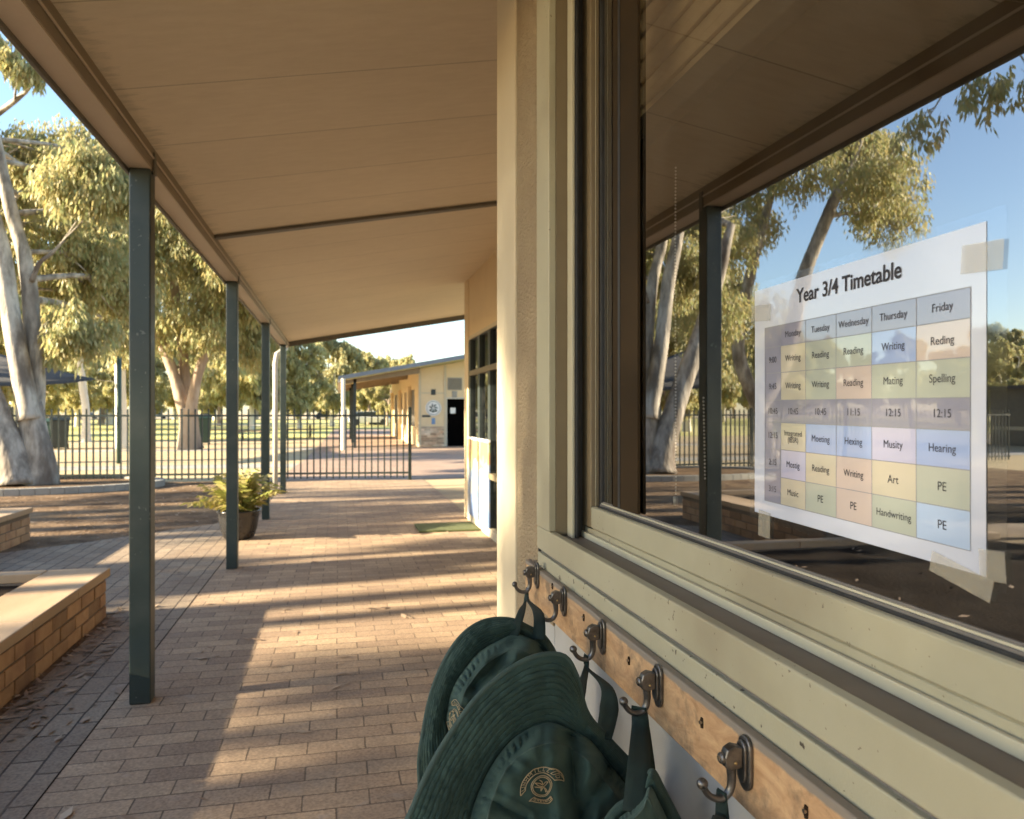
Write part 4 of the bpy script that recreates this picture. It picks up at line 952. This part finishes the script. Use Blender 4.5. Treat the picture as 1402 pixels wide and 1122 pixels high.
def smooth_path(pts,rad,k=4,wob=.0,seed=0):
    pts=[Vector(p) for p in pts]; out=[];rr=[]; n=len(pts)
    for i in range(n-1):
        for s in range(k):
            t=s/k; a,b,c,d=pts[max(i-1,0)],pts[i],pts[i+1],pts[min(i+2,n-1)]
            p=.5*((2*b)+(c-a)*t+(2*a-5*b+4*c-d)*t*t+(3*b-a-3*c+d)*t**3)
            if wob and 0<i+s: p=p+Vector((mnoise.noise(p*1.3+Vector((seed,0,0))),mnoise.noise(p*1.3+Vector((0,seed,5))),0))*wob
            out.append(p); rr.append(rad[i]+(rad[i+1]-rad[i])*t)
    out.append(pts[-1]); rr.append(rad[-1]); return out,rr
def tree(name,label,cat,group,stems,clumps,n,L,W,seed,bark,leafm,limbs=True,hang=.75,flare=True):
    base=Vector(stems[0][0][0]); base.z=0
    root=tag(empty(name,base),label,cat,group); inv=Matrix.Translation(-root.location)
    tk=MB(); allp=[]
    for path,rad in stems:
        p,r=smooth_path(path,rad,5,.03,seed); tk.tube(p,r,16); allp+=[(a,b) for a,b in zip(p,r)]
    t=tk.build('trunk',bark,root,0,True); t.matrix_parent_inverse=inv
    for v in t.data.vertices:      # uneven bole and root flare
        nz=mnoise.noise(Vector((v.co.x*3,v.co.y*3,v.co.z*.8)))
        h=v.co.z
        c=Vector((base.x,base.y,0)); dv=Vector((v.co.x-c.x,v.co.y-c.y,0))
        if flare and h<.9: v.co += dv*(.22*(1-h/.9)**2*(1+.9*mnoise.noise(Vector((dv.normalized().x*2.2,dv.normalized().y*2.2,seed)))))
        v.co += Vector((nz,mnoise.noise(Vector((v.co.y*3,v.co.x*3,v.co.z*.8))),0))*.03
    lb=MB(); rg=random.Random(seed)
    if limbs:
        for c,r in clumps:
            c=Vector(c); best=min(allp,key=lambda q:(q[0]-c).length+ (3 if q[0].z>c.z-.1 else 0)); s0=best[0]; r0=min(best[1]*.6,.02+.02*(c-s0).length)
            mid=(s0+c)/2+Vector((rg.uniform(-.3,.3),rg.uniform(-.3,.3),rg.uniform(-.1,.35)))
            pp_,rr_=smooth_path([s0,mid,c],[r0,r0*.6,r0*.25],4); lb.tube(pp_,rr_,7)
            for _ in range(5):
                e=c+Vector((rg.gauss(0,1),rg.gauss(0,1),rg.gauss(0,.8))).normalized()*r*rg.uniform(.5,1); k=rg.choice(pp_[3:]); lb.tube([k,(k+e)/2+Vector((0,0,rg.uniform(-.1,.15))),e],[r0*.35,r0*.22,r0*.06],5)
        o=lb.build('branches',bark,root,0,True); o.matrix_parent_inverse=inv
    leaves('crown',clumps,n,L,W,seed,leafm,root,hang,inv)
    return root
# raised bed round the big left tree
tb=at(40,660,13.2)
bed=tag(empty('tree_bed',(tb.x,tb.y,0)),'low round concrete kerb with soil round the big left gum tree','tree bed')
k=MB(); n=72; ax_,ay_=2.5,1.3
for i in range(n):
    a0,a1=2*math.pi*i/n,2*math.pi*(i+.97)/n
    f=lambda a,s:(tb.x-.3+ax_*s*math.cos(a),tb.y-.1+ay_*s*math.sin(a))
    p=[f(a0,1),f(a1,1),f(a1,.93),f(a0,.93)]; k.prism([(x,y,.003) for x,y in p],(0,0,.115))
sub(bed,k,'kerb',M['kerb'],.006)
k=MB(); k.add([(tb.x-.3+ax_*.94*math.cos(2*math.pi*i/n),tb.y-.1+ay_*.94*math.sin(2*math.pi*i/n),.075) for i in range(n)],[tuple(range(n))]); sub(bed,k,'bed_soil',M['dirt'])
def px(lst,D): return [at(u,v,d if d else D) for (u,v,d) in [(q+(None,))[:3] for q in lst]]
D1=13.2
def cl(lst): return [(at(u,v,D),r) for u,v,D,r in lst]
st1=[(px([(52,664),(52,620),(46,585),(40,556)],D1),[.28,.23,.22,.21]),
     (px([(26,664),(12,610),(-12,550),(-46,470),(-92,360),(-130,240)],13.0),[.30,.24,.21,.19,.14,.09]),
     (px([(40,575),(30,520),(20,460),(9,390),(-3,320),(-25,230),(-50,100),(-60,0)],13.1),[.20,.165,.15,.14,.125,.11,.09,.05]),
     (px([(42,572),(46,530),(46,480),(41,410),(30,345),(13,280),(0,220),(-14,140),(-20,20)],13.4),[.19,.16,.15,.14,.125,.10,.09,.07,.05]),
     (px([(42,385),(52,362),(68,348),(86,330)],13.3),[.05,.04,.03,.02])]
cr1=random.Random(11)
c1=[]
for (u,v) in ((75,225),(28,232),(118,222),(150,250),(60,262),(105,285),(150,320),(20,285),(75,330),(125,360),(165,400),(90,400),(140,440),(70,450),(120,250),(165,350),(-40,250),(-80,330),(-60,180),(-120,250),(-30,330),(100,460)):
    c1.append((at(u+cr1.uniform(-8,8),v,cr1.uniform(13,17.5)),cr1.uniform(.6,1.0)))
c1+=[(at(u,v,11.5),.27) for u,v in ((8,78),(40,100),(-15,60))]
tree('gum_tree','big pale multi-stemmed gum in the kerbed bed at the left','tree','gum trees',st1,c1,100000,.135,.038,21,M['bark'],M['leaf'])
D2=27.
st2=[(px([(262,616),(260,590),(257,560)],D2),[.38,.34,.32]),
     (px([(254,570),(240,520),(222,470),(205,430),(190,380),(165,330)],D2),[.23,.19,.16,.13,.10,.06]),
     (px([(257,566),(252,500),(246,440),(236,380),(222,310),(214,270)],27.4),[.23,.18,.16,.14,.10,.05]),
     (px([(261,568),(268,525),(282,480),(296,440),(308,400),(316,350),(330,300)],26.8),[.22,.18,.16,.14,.12,.09,.05])]
c2=[]
for (u,v) in ((215,275),(245,300),(275,330),(225,340),(300,360),(330,375),(255,370),(195,320),(350,410),(300,410),(225,395),(370,440),(335,450),(180,370),(275,440),(160,300),(200,240),(150,420),(310,330),(345,480),(190,440)):
    c2.append((at(u+cr1.uniform(-6,6),v+cr1.uniform(-8,8),cr1.uniform(25,31)),cr1.uniform(1.0,1.6)))
tree('gum_tree','brown-trunked gum with three spreading limbs seen behind the fence and first post','tree','gum trees',st2,c2,90000,.21,.06,33,M['bark_brown'],M['leaf'])
# slender white trunks at left
st3=[(px([(118,612),(117,560),(112,520),(110,490),(116,440),(120,390)],34),[.2,.16,.15,.13,.1,.05])]
c3=cl([(116,400,34,1.5),(135,430,35,1.3),(95,430,33,1.3),(110,470,35,1.2),(150,460,36,1.3),(80,470,35,1.3),(130,380,36,1.4)])
tree('slender_gum','thin white trunked gum standing between the big left tree and first post','tree','gum trees',st3,c3,16000,.26,.08,5,M['bark_white'],M['leaf_far'])
st4=[(px([(166,615),(165,540),(163,490),(160,440),(166,380),(160,330)],26),[.2,.17,.16,.14,.1,.05])]
c4=cl([(160,380,26,1.0),(150,420,26,.9),(172,430,26,.9),(140,460,27,.9),(168,470,25,.8),(180,400,27,.9),(160,340,27,1.0)])
tree('slender_gum','pale trunked gum directly behind the dark green pole','tree','gum trees',st4,c4,16000,.20,.055,6,M['bark_white'],M['leaf_far'])
# trees known from their reflection in the pane
st5=[([mir(1052,622,24),mir(1046,590,24),mir(1040,540,24)],[.36,.32,.29]),
     ([mir(1040,560,24),mir(1012,490,24),mir(1018,420,24),mir(1036,340,24),mir(1056,265,24),mir(1062,200,24)],[.24,.21,.18,.16,.13,.07]),
     ([mir(1042,560,24),mir(1072,470,24),mir(1098,385,24),mir(1128,310,24),mir(1152,250,24),mir(1176,190,24),mir(1190,110,24)],[.27,.24,.22,.20,.17,.13,.07])]
c5=[]
for (u,v) in ((1005,330),(985,380),(1030,300),(1095,225),(1180,230),(1200,260),(1150,200),(1210,300),(960,430),(1190,200),(1010,430),(1215,235),(1080,180),(1130,150),(1040,220),(1060,140)):
    c5.append((mir(u+cr1.uniform(-8,8),v+cr1.uniform(-10,10),cr1.uniform(22,28)),cr1.uniform(.95,1.5)))
tree('gum_tree','pale gum with two leaning trunks mirrored in the window behind the timetable','tree','gum trees',st5,c5,46000,.18,.05,41,M['bark'],M['leaf'])
# ---- generic trees from three patterns
def pattern(seed,H,Rr,bark,leafm,n,L,W,fork=True):
    rg=random.Random(seed); stems=[([(0,0,-.05),(rg.uniform(-.1,.1),0,H*.14),(rg.uniform(-.15,.15),.05,H*.26)],[H*.03,H*.024,H*.021])]
    b=stems[0][0][-1]
    for k in range(2 if fork else 1):
        a=rg.uniform(0,3)+math.pi*k; stems.append(([b,(b[0]+math.cos(a)*H*.05,b[1]+math.sin(a)*H*.05,H*.42),(b[0]+math.cos(a)*H*.12,b[1]+math.sin(a)*H*.12,H*.62),(b[0]+math.cos(a)*H*.16,b[1]+math.sin(a)*H*.16,H*.82)],[H*.018,H*.014,H*.010,H*.004]))
    cs=[]
    for _ in range(26):
        a=rg.uniform(0,6.28); zz=rg.uniform(.24,.97); rad=Rr*math.sqrt(rg.uniform(0,1))*(1.0 if .45<zz<.8 else .68)
        cs.append((Vector((math.cos(a)*rad,math.sin(a)*rad,zz*H)),Rr*rg.uniform(.26,.44)))
    return tree('gum_tree',None,'tree','gum trees',stems,cs,n,L,W,seed,bark,leafm,flare=False)
def setlab(o,l,grp='gum trees'): o['label']=l; o['group']=grp
pats=[pattern(101,11,4.2,M['bark_white'],M['leaf_far'],24000,.46,.19),pattern(102,10,3.6,M['bark_brown'],M['leaf_far'],22000,.44,.19,False),pattern(103,12,4.8,M['bark_white'],M['leaf_dark'],26000,.50,.2)]
used=[0,0,0]
def place(kind,x,y,s,rz,label):
    o = pats[kind] if not used[kind] else copy_tree(pats[kind])
    used[kind]=1; o.location=(x,y,0); o.scale=(s,s,s); o.rotation_euler=(0,0,rz); setlab(o,label); return o
FAR='distant gum in the row of trees beyond the grass oval'
ORD='first second third fourth fifth sixth seventh eighth ninth tenth eleventh twelfth thirteenth fourteenth fifteenth sixteenth seventeenth eighteenth nineteenth twentieth twenty-first twenty-second twenty-third twenty-fourth twenty-fifth twenty-sixth twenty-seventh twenty-eighth twenty-ninth thirtieth thirty-first thirty-second thirty-third thirty-fourth thirty-fifth'.split()
MIDL=['broad gum right of the fourth post, its pale forked trunk above the fence','gum between the fourth post and the far roof corner','tall gum rising over the far building roof','small round gum over the far building roof edge','gum showing under the far verandah roof']
mids=[(410,62,.66,0),(455,70,.68,2),(505,84,.80,1),(548,92,.72,0),(530,75,.5,1)]
for (u,D,s,k),lb_ in zip(mids,MIDL):
    p=gr(u,D); place(k,p.x,p.y,s,rnd.uniform(0,6),lb_)
for i in range(34):
    u=-380+i*38+rnd.uniform(-12,12); D=rnd.uniform(122,150) ; p=gr(u,D); place(rnd.choice((0,1,2)),p.x,p.y,rnd.uniform(.95,1.5)*(.68 if u>385 else 1),rnd.uniform(0,6),'distant gum beyond the grass oval, %s from the left in its row'%ORD[i])
for u,D,s,k,l in ((60,62,.62,1,'low bushy gum seen below the dark shade sail'),(105,70,.6,0,'short rounded gum left of the first post beyond the oval'),(205,66,.62,0,'rounded gum just right of the first post'),(300,74,.75,1,'gum behind the right limb of the brown-trunked tree'),(345,58,.85,0,'gum filling the gap between the second and third posts'),(20,55,1.0,2,'dark gum behind the big left tree'),(150,80,1.2,2,'tall dark gum behind the thin white trunks')):
    p=gr(u,D); place(k,p.x,p.y,s,rnd.uniform(0,6),l)
for i in range(16):               # more of the far row, seen mirrored in the window
    a=R(-62+i*3.1); D=rnd.uniform(95,140); place(rnd.choice((0,1,2)),math.sin(a)*D,math.cos(a)*D,rnd.uniform(.8,1.3),rnd.uniform(0,6),'distant park gum mirrored in the window, %s counting from the left of the park'%ORD[i])
for (u,D,s,k,l) in ((1380,60,.62,0,'lone gum mirrored at the right edge of the window'),(1330,75,.7,1,'gum mirrored behind the right part of the timetable'),(915,40,.6,1,'bushy gum mirrored at the left of the window'),(940,52,.9,2,'tall gum mirrored behind the dark shade sail')):
    p=mir(u,565,D); place(k,p.x,p.y,s,rnd.uniform(0,6),l)
# overhanging branch high at right in the mirror: a near tree whose limb reaches out
st6=[([(-13.5,4.5,-.05),(-13.3,4.6,2.2),(-12.8,5.2,4.2)],[.4,.33,.28]),([(-12.8,5.2,4.2),(-11.2,6.3,5.8),(-9.4,7.6,6.6),(-8.3,8.6,6.6),(-7.6,9.3,6.2)],[.2,.14,.09,.05,.03]),([(-12.8,5.2,4.2),(-13.2,5.0,6.2),(-13.8,4.9,8.2)],[.22,.16,.08])]
c6=[(Vector((-7.9,9.1,5.9)),.5),(Vector((-8.8,8.2,6.5)),.55),(Vector((-7.3,9.6,5.5)),.4),(Vector((-9.6,7.4,6.9)),.6),(Vector((-8.1,8.4,5.8)),.4),(Vector((-13.2,5.0,8.6)),1.3),(Vector((-14.3,5.6,7.6)),1.1),(Vector((-12.4,4.4,8.0)),1.1),(Vector((-9.2,9.0,6.9)),.5)]
tree('gum_tree','gum standing left of the verandah, its branch mirrored at the top of the window','tree','gum trees',st6,c6,9000,.15,.04,55,M['bark'],M['leaf'])
# unseen gums added left of the camera to shade verandah and window
def shade_tree(x,y,H,seed,label,cs,n=9000):
    label+=', %s from the camera end'%ORD[seed-61]
    st=[([(x,y,-.05),(x+.1,y,H*.3),(x,y+.2,H*.55),(x,y+.1,H*.8)],[.28,.2,.14,.05])]
    tree('gum_tree',label,'tree','gum trees',st,[(Vector((x+a,y+b,z)),r) for a,b,z,r in cs],n,.17,.05,seed,M['bark'],M['leaf'])
SHADE_LABEL='gum shading the paved yard from its left side'
shade_tree(-16,-1.9,9,64,SHADE_LABEL,[(0,y_,z_,.95) for y_ in (-2.4,-1.4,-.4,.6,1.5) for z_ in (5.9,6.9,7.8)],26000)  # dense crown placed out of view to keep sun off the window wall
shade_tree(-17,4.5,7,61,SHADE_LABEL,[(0,0,5.6,.35),(.5,.5,6.3,.3),(-.6,-.3,5.0,.4),(.4,-.6,4.6,.3),(0,.8,5.0,.35),(0,1.0,5.9,.3)],7000)
shade_tree(-19,0.6,9,62,SHADE_LABEL,[(0,0,6.8,1.2),(.5,1.0,7.6,1.0),(-.6,-1.3,6.2,1.1),(.4,-.6,8.2,1.0),(0,1.0,6.4,.8),(.3,-2.2,7,1)],9000)
shade_tree(-21,8.3,9,63,SHADE_LABEL,[(0,0,6.8,1.1),(.5,1.6,7.2,1.0),(-.6,-1.6,6.8,.8),(.4,.6,5.2,.8),(0,2.4,6.0,.9),(0,-.8,7.8,.9)],9000)

def slim(x,yg,r,H,k):  # unseen trunks added so their shade falls in long streaks across the verandah
    y=yg-.11*(.3-x); rg=random.Random(k*7); 
    st=[([(x,y,-.05),(x+.05,y+rg.uniform(-.06,.06),H*.3),(x,y+rg.uniform(-.1,.1),H*.6),(x+.1,y+rg.uniform(-.15,.15),H)],[r*1.15,r,r*.85,r*.5])]
    cs=[(Vector((x+rg.uniform(-1,1),y+rg.uniform(-1,1),H+rg.uniform(-.4,1.6))),rg.uniform(.6,1.0)) for _ in range(6)]
    cs+=[(Vector((x+rg.uniform(-.5,.5),y+rg.uniform(-.25,.25),rg.uniform(5,H-1))),rg.uniform(.16,.3)) for _ in range(4)]
    tree('slender_gum','slim upright gum in the grove left of the yard, %s from its near end'%ORD[k],'tree','slim gums of the grove',st,cs,4500,.17,.05,200+k,M['bark'],M['leaf'],flare=False)
for k,(x,yg,r) in enumerate(((-15,4.98,.11),(-18,5.55,.17),(-14.5,6.1,.13),(-19,6.75,.2),(-16,7.25,.09),(-18.5,8.75,.15),(-15.5,9.3,.12),(-19.5,9.9,.2),(-16.5,10.7,.14),(-18,11.5,.2),(-15,12.3,.13))): slim(x,yg,r,9.5,k)
# ================================================================== SHADE SAIL, POLES, BINS, TABLES
ss=tag(empty('shade_sail',tuple(gr(40,20))),'dark grey shade sail stretched behind the big left tree','shade sail')
A,B,Cc,Dd=at(131,520,20),at(-150,430,25),at(-120,520,17),at(40,505,24)
sm=MB(); n=14; vs=[];fs=[]
cor=[A,B,Cc]
for i in range(n+1):
    for j in range(n+1-i):
        a=i/n;b=j/n;c=1-a-b; p=A*c+B*a+Cc*b; p.z-=.9*(a*b+b*c+a*c)*.55*1.3; vs.append(p)
idx={};k=0
for i in range(n+1):
    for j in range(n+1-i): idx[(i,j)]=k;k+=1
for i in range(n):
    for j in range(n-i):
        fs.append((idx[i,j],idx[i+1,j],idx[i,j+1]))
        if j<n-i-1: fs.append((idx[i+1,j],idx[i+1,j+1],idx[i,j+1]))
sm.add(vs,fs); o=sub(ss,sm,'sail_cloth',M['sail'],smooth=True); q=o.modifiers.new('s','SOLIDIFY'); q.thickness=.012
for p in (B,Cc): sub(ss,MB().tube([(p.x,p.y,0),(p.x,p.y,p.z+.1)],.06,12),'sail_post',M['darkgreen'],smooth=True)
sub(ss,MB().tube([A,at(163,524,19.7)],.006,6),'cable',M['sail'])
pg=gr(163,19.6); tag(MB().tube([(pg.x,pg.y,0),(pg.x,pg.y,2.75),(pg.x,pg.y,2.78)],[.06,.06,.03],16).build('green_pole',M['darkgreen'],None,0,True),'dark green steel pole beyond the fence left of the first post','pole')
def bin_(x,y,label,s=1,rz=0,m=None):
    r=tag(empty('rubbish_bin',(x,y,0),rz),label,'bin','bins in the park beyond the fence')
    b=MB(); b.add([(-.22*s,-.22*s,.06),(.22*s,-.22*s,.06),(.22*s,.22*s,.06),(-.22*s,.22*s,.06),(-.28*s,-.3*s,.95*s),(.28*s,-.3*s,.95*s),(.28*s,.3*s,.95*s),(-.28*s,.3*s,.95*s)],[(0,3,2,1),(4,5,6,7),(0,1,5,4),(1,2,6,5),(2,3,7,6),(3,0,4,7)]); b.build('body',m or M['darkgreen'],r,.02)
    l=MB(); l.prism([(-.3*s,-.34*s,.952*s),(-.3*s,.34*s,.952*s),(-.3*s,.30*s,1.03*s),(-.3*s,-.2*s,1.06*s)],(.6*s,0,0)); l.build('lid',m or M['darkgreen'],r,.01)
    for sx_ in (-1,1): MB().tube([(sx_*.2*s,.26*s,.1),(sx_*.25*s,.26*s,.1)],.1,14).build('wheel',M['gasket'],r,0,True)
    return r
p=gr(62,27.5); bin_(p.x,p.y,'dark wheelie bin on the left of a pair seen past the big trunk',1.05); p=gr(82,27.2); bin_(p.x,p.y,'wider dark bin on the right of a pair near the white gum',1.1,.3,M['steel_dark'])
p=gr(278,31.5); bin_(p.x,p.y,'green wheelie bin right of the brown tree trunk',1.15,.2)
def table(x,y,rz,label):
    r=tag(empty('picnic_table',(x,y,0),rz),label,'picnic table','picnic tables in the park')
    b=MB(); 
    for k in range(5): b.box(-.9,.9,-.36+.148*k,-.36+.148*k+.13,.70,.74)
    b.build('table_top',M['zinc'],r)
    for s in (-1,1):
        q=MB(); q.box(-.9,.9,s*.72-.13,s*.72+.13,.42,.46); q.build('seat',M['timber_table'],r)
    for s in (-1,1):
        q=MB(); q.box(s*.6-.03,s*.6+.03,-.75,.75,.36,.42); q.tube([(s*.6,-.3,.7),(s*.6,-.62,0)],.035,8); q.tube([(s*.6,.3,.7),(s*.6,.62,0)],.035,8); q.build('leg_frame',M['steel_dark'],r)
p=gr(300,38.5); table(p.x,p.y,.3,'picnic table right of the green bin'); p=gr(345,36); table(p.x,p.y,-.2,'picnic table seen between the second and third posts'); p=gr(408,39); table(p.x,p.y,.1,'picnic table right of the fourth post')

def car(x,y,rz,m,label):
    r=tag(empty('parked_car',(x,y,0),rz),label,'car','cars parked beyond the park')
    b=MB(); b.prism([(-2.1,-.85,.3),(2.1,-.85,.3),(2.15,-.85,.72),(1.2,-.85,.85),(-1.9,-.85,.9),(-2.15,-.85,.7)],(0,1.7,0)); b.build('body',m,r,.06)
    c=MB(); c.prism([(-1.7,-.75,.9),(1.1,-.75,.86),(.5,-.68,1.38),(-1.2,-.68,1.4)],(0,1.44,0)); c.build('cabin',M['steel_dark'],r,.05)
    c=MB(); c.box(-1.15,.45,-.66,.66,1.39,1.43); c.build('roof',m,r,.02)
    for sx_ in (-1.35,1.35):
        for sy in (-1,1): MB().tube([(sx_,sy*.7,.33),(sx_,sy*.88,.33)],.33,18).build('wheel',M['gasket'],r)
M['carblue']=mat('blue_car_paint',(.14,.24,.42),(.16,.27,.46),.25,2)
for u,D,rz,m,l in ((505,78,.1,M['white'],'white car nearest the far building verandah'),(528,82,.2,M['carblue'],'blue car parked next to the white one past the far verandah'),(120,158,.0,M['white'],'white car parked far across the oval at the left'),(215,160,.1,M['white'],'white car far across the oval behind the brown tree'),(285,158,.1,M['white'],'white car far across the oval right of the brown tree'),(445,150,0,M['carblue'],'blue car far across the oval left of the far building')):
    p=gr(u,D); car(p.x,p.y,rz,m,l)
# ================================================================== FAR BUILDING
FY=29.0; fb=tag(empty('far_building',(3.04,FY,0)),'far cream school building with skillion verandah roof and black door','building')
def fz(x): return 2.50+(x-.1)*.186
def fbp(mb,name,m,bevel=0,smooth=False,parent=None):
    o=mb.build(name,m,parent or fb,bevel,smooth)
    if parent is None: o.matrix_parent_inverse=Matrix.Translation(-fb.location)
    return o
XW=gr(571,29.5).x
xs=[gr(u,29.5).x for u in (571,577,605,610.5,635,650)]
mb=MB(); y=FY
mb.prism([(XW,FY,0),(xs[3],FY,0),(xs[3],FY,fz(xs[3])-.06),(XW,FY,fz(XW)-.06)],(0,.2,0)); mb.prism([(xs[4],FY,0),(9,FY,0),(9,FY,fz(9)-.06),(xs[4],FY,fz(xs[4])-.06)],(0,.2,0))
mb.prism([(xs[3],FY,1.84),(xs[4],FY,1.84),(xs[4],FY,fz(xs[4])-.06),(xs[3],FY,fz(xs[3])-.06)],(0,.2,0)); fbp(mb,'gable_wall',M['far_wall'])
fbp(MB().box(xs[3]+.0,xs[4],FY+.06,FY+.10,0.02,1.84),'door',M['door_black'])  # flat panel coloured as the dark inside of an open doorway
fbp(MB().box(xs[3]+.13,xs[3]+.33,FY+.045,FY+.058,1.28,1.5),'door_notice',M['white'])
for a,b in ((xs[3]-.06,xs[3]),(xs[4],xs[4]+.06)): fbp(MB().box(a,b,FY-.02,FY-.001,0,1.9),'door_frame',M['zinc'])
fbp(MB().box(xs[3],xs[4],FY-.02,FY-.001,1.842,1.9),'door_frame',M['zinc'])
for a in (XW,gr(606,29.5).x): fbp(MB().box(a,a+.09,FY-.025,FY-.002,0,fz(a)-.08),'cover_strip',M['smooth_trim'])
fbp(MB().box(XW+.1,xs[3]-.08,FY-.015,FY-.002,2.04,2.08),'cover_strip',M['smooth_trim'])
va=gr(624,29).x; lv=MB()
for k in range(7): lv.box(va-.25,va+.25,FY-.03,FY-.012,2.22+.06*k,2.25+.06*k)
fbp(MB().box(va-.28,va+.28,FY-.012,FY-.003,2.18,2.66),'vent',M['kerb']); fbp(lv,'louvre',M['jamb'])
ec=at(594,559,28.9); sg=MB(); sg.tube([(ec.x,FY-.03,ec.z),(ec.x,FY-.004,ec.z)],.30,40); fbp(sg,'round_sign',M['white'])
em=MB()
for r_ in (.26,.24):
    pass
em.tube([(ec.x+.255*math.cos(2*math.pi*i/48),FY-.034,ec.z+.255*math.sin(2*math.pi*i/48)) for i in range(49)],.008,6,False)
for k in range(7):
    a=2*math.pi*k/7; em.tube([(ec.x+.04*math.cos(a),FY-.034,ec.z+.04*math.sin(a)),(ec.x+.11*math.cos(a+.2),FY-.034,ec.z+.11*math.sin(a+.2)),(ec.x+.18*math.cos(a),FY-.034,ec.z+.18*math.sin(a))],[.01,.03,.008],6)
em.tube([(ec.x-.15,FY-.034,ec.z-.1),(ec.x,FY-.034,ec.z-.15),(ec.x+.15,FY-.034,ec.z-.1)],.018,6)
fbp(em,'sign_emblem',M['darkgreen'])
for (u,v,ww,hh,mm) in ((594,537,.09,.11,'steel_dark'),(624,540,.1,.13,'kerb'),(594,577,.07,.12,'carblue'),(584,570,.16,.04,'steel_dark')):
    c=at(u,v,28.9); fbp(MB().box(c.x-ww,c.x+ww,FY-.02,FY-.004,c.z-hh,c.z+hh),'small_sign',M[mm],.01)
bb=MB(); rr=random.Random(4)
for r_ in range(9):
    x=XW+.1-(r_%2)*.11
    while x<xs[3]-.08:
        x1=min(x+.22,xs[3]-.085); x0=max(x,XW+.1)
        if x1>x0+.02: bb.box(x0,x1,FY-.022,FY-.003,.03+r_*.085,.03+r_*.085+.075)
        x+=.23
fbp(bb,'brick_dado',mat('dado_brick',(.42,.24,.15),(.55,.42,.28),.9,4,6,c3=(.62,.52,.40),c3scale=1.4,island=.35))
# side wall along the far verandah with windows
LY=FY+15
mb=MB(); mb.box(XW,XW+.2,FY+.201,LY,0,.75); mb.box(XW,XW+.2,FY+.201,LY,2.25,fz(XW)-.05)
for k in range(5): y=FY+.2+k*3.1; mb.box(XW,XW+.2,y,min(y+(1.3 if k%2==0 else .25),LY),.75,2.25)
fbp(mb,'side_wall',M['far_wall'])
fbp(MB().add([(XW+.1,FY+.2,.75),(XW+.1,LY,.75),(XW+.1,LY,2.25),(XW+.1,FY+.2,2.25)],[(0,1,2,3)]),'window_glass',M['door_black'])
for k in range(26): pass
fm=MB()
for k in range(13): y=FY+1.5+k; fm.box(XW-.01,XW+.09,y,y+.06,.75,2.25)
fbp(fm,'mullions',M['zinc'])
for k in range(3): y=FY+3+k*5.2; fbp(MB().box(XW-.14,XW-.002,y,y+.5,0,2.4),'brick_pier',M['far_wall'])
X0=.12
rf_=MB(); rf_.prism([(X0,FY-1.0,fz(X0)-.03),(10,FY-1.0,fz(10)-.03),(10,FY-1.0,fz(10)+.05),(X0,FY-1.0,fz(X0)+.05)],(0,LY-FY+1,0)); fbp(rf_,'roof',M['far_soffit'])
rt=MB(); rt.prism([(X0-.12,FY-1.05,fz(X0)+.052),(10,FY-1.05,fz(10)+.052),(10,FY-1.05,fz(10)+.14),(X0-.12,FY-1.05,fz(X0)+.10)],(0,LY-FY+1.1,0)); fbp(rt,'roof_sheet',M['roof_grey'])
fs_=MB(); fs_.prism([(X0-.12,FY-1.08,fz(X0)-.02),(10,FY-1.08,fz(10)-.02),(10,FY-1.08,fz(10)+.14),(X0-.12,FY-1.08,fz(X0)+.12)],(0,.028,0)); fbp(fs_,'fascia',M['roof_grey'])
fbp(MB().box(X0-.14,X0-.002,FY-1.05,LY,fz(X0)-.1,fz(X0)+.051),'gutter',M['zinc'])
for k in range(3):
    y=FY-.4+k*5.1; fbp(MB().box(.55,.65,y-.05,y+.05,0,fz(.6)-.04),'verandah_post',M['steel_dark']); fbp(MB().prism([(X0,y-.05,fz(X0)-.16),(XW,y-.05,fz(XW)-.25),(XW,y-.05,fz(XW)-.035),(X0,y-.05,fz(X0)-.035)],(0,.1,0)),'roof_beam',M['beam_in'])
pq=gr(470,26.5); o=fbp(MB().tube([(pq.x,pq.y,0),(pq.x,pq.y,1.1),(pq.x,pq.y,1.101),(pq.x,pq.y,2.5)],[.09,.09,.07,.07],14),'downpipe',M['zinc'])
# dark low shed across the yard, seen mirrored at the right
s0=Vector((-22,13,0)); sh=tag(empty('storage_shed',(-28,23,0)),'dark low shed with flat roof mirrored at the right edge of the window','shed')
sub(sh,MB().box(-31,-25,20,26,0,2.25),'walls',M['beam_dark']); sub(sh,MB().box(-31.3,-24.7,19.7,26.3,2.251,2.38),'flat_roof',M['sail']); 
o=sub(sh,MB().box(-24.995,-24.96,20.1,25.9,.62,.76),'pale_band',M['smooth_trim']); sub(sh,MB().box(-24.99,-24.97,22,23.4,1.2,1.8),'window',M['far_glass'])
# invisible-free finish: drop unused pattern roots
bpy.context.view_layer.update()
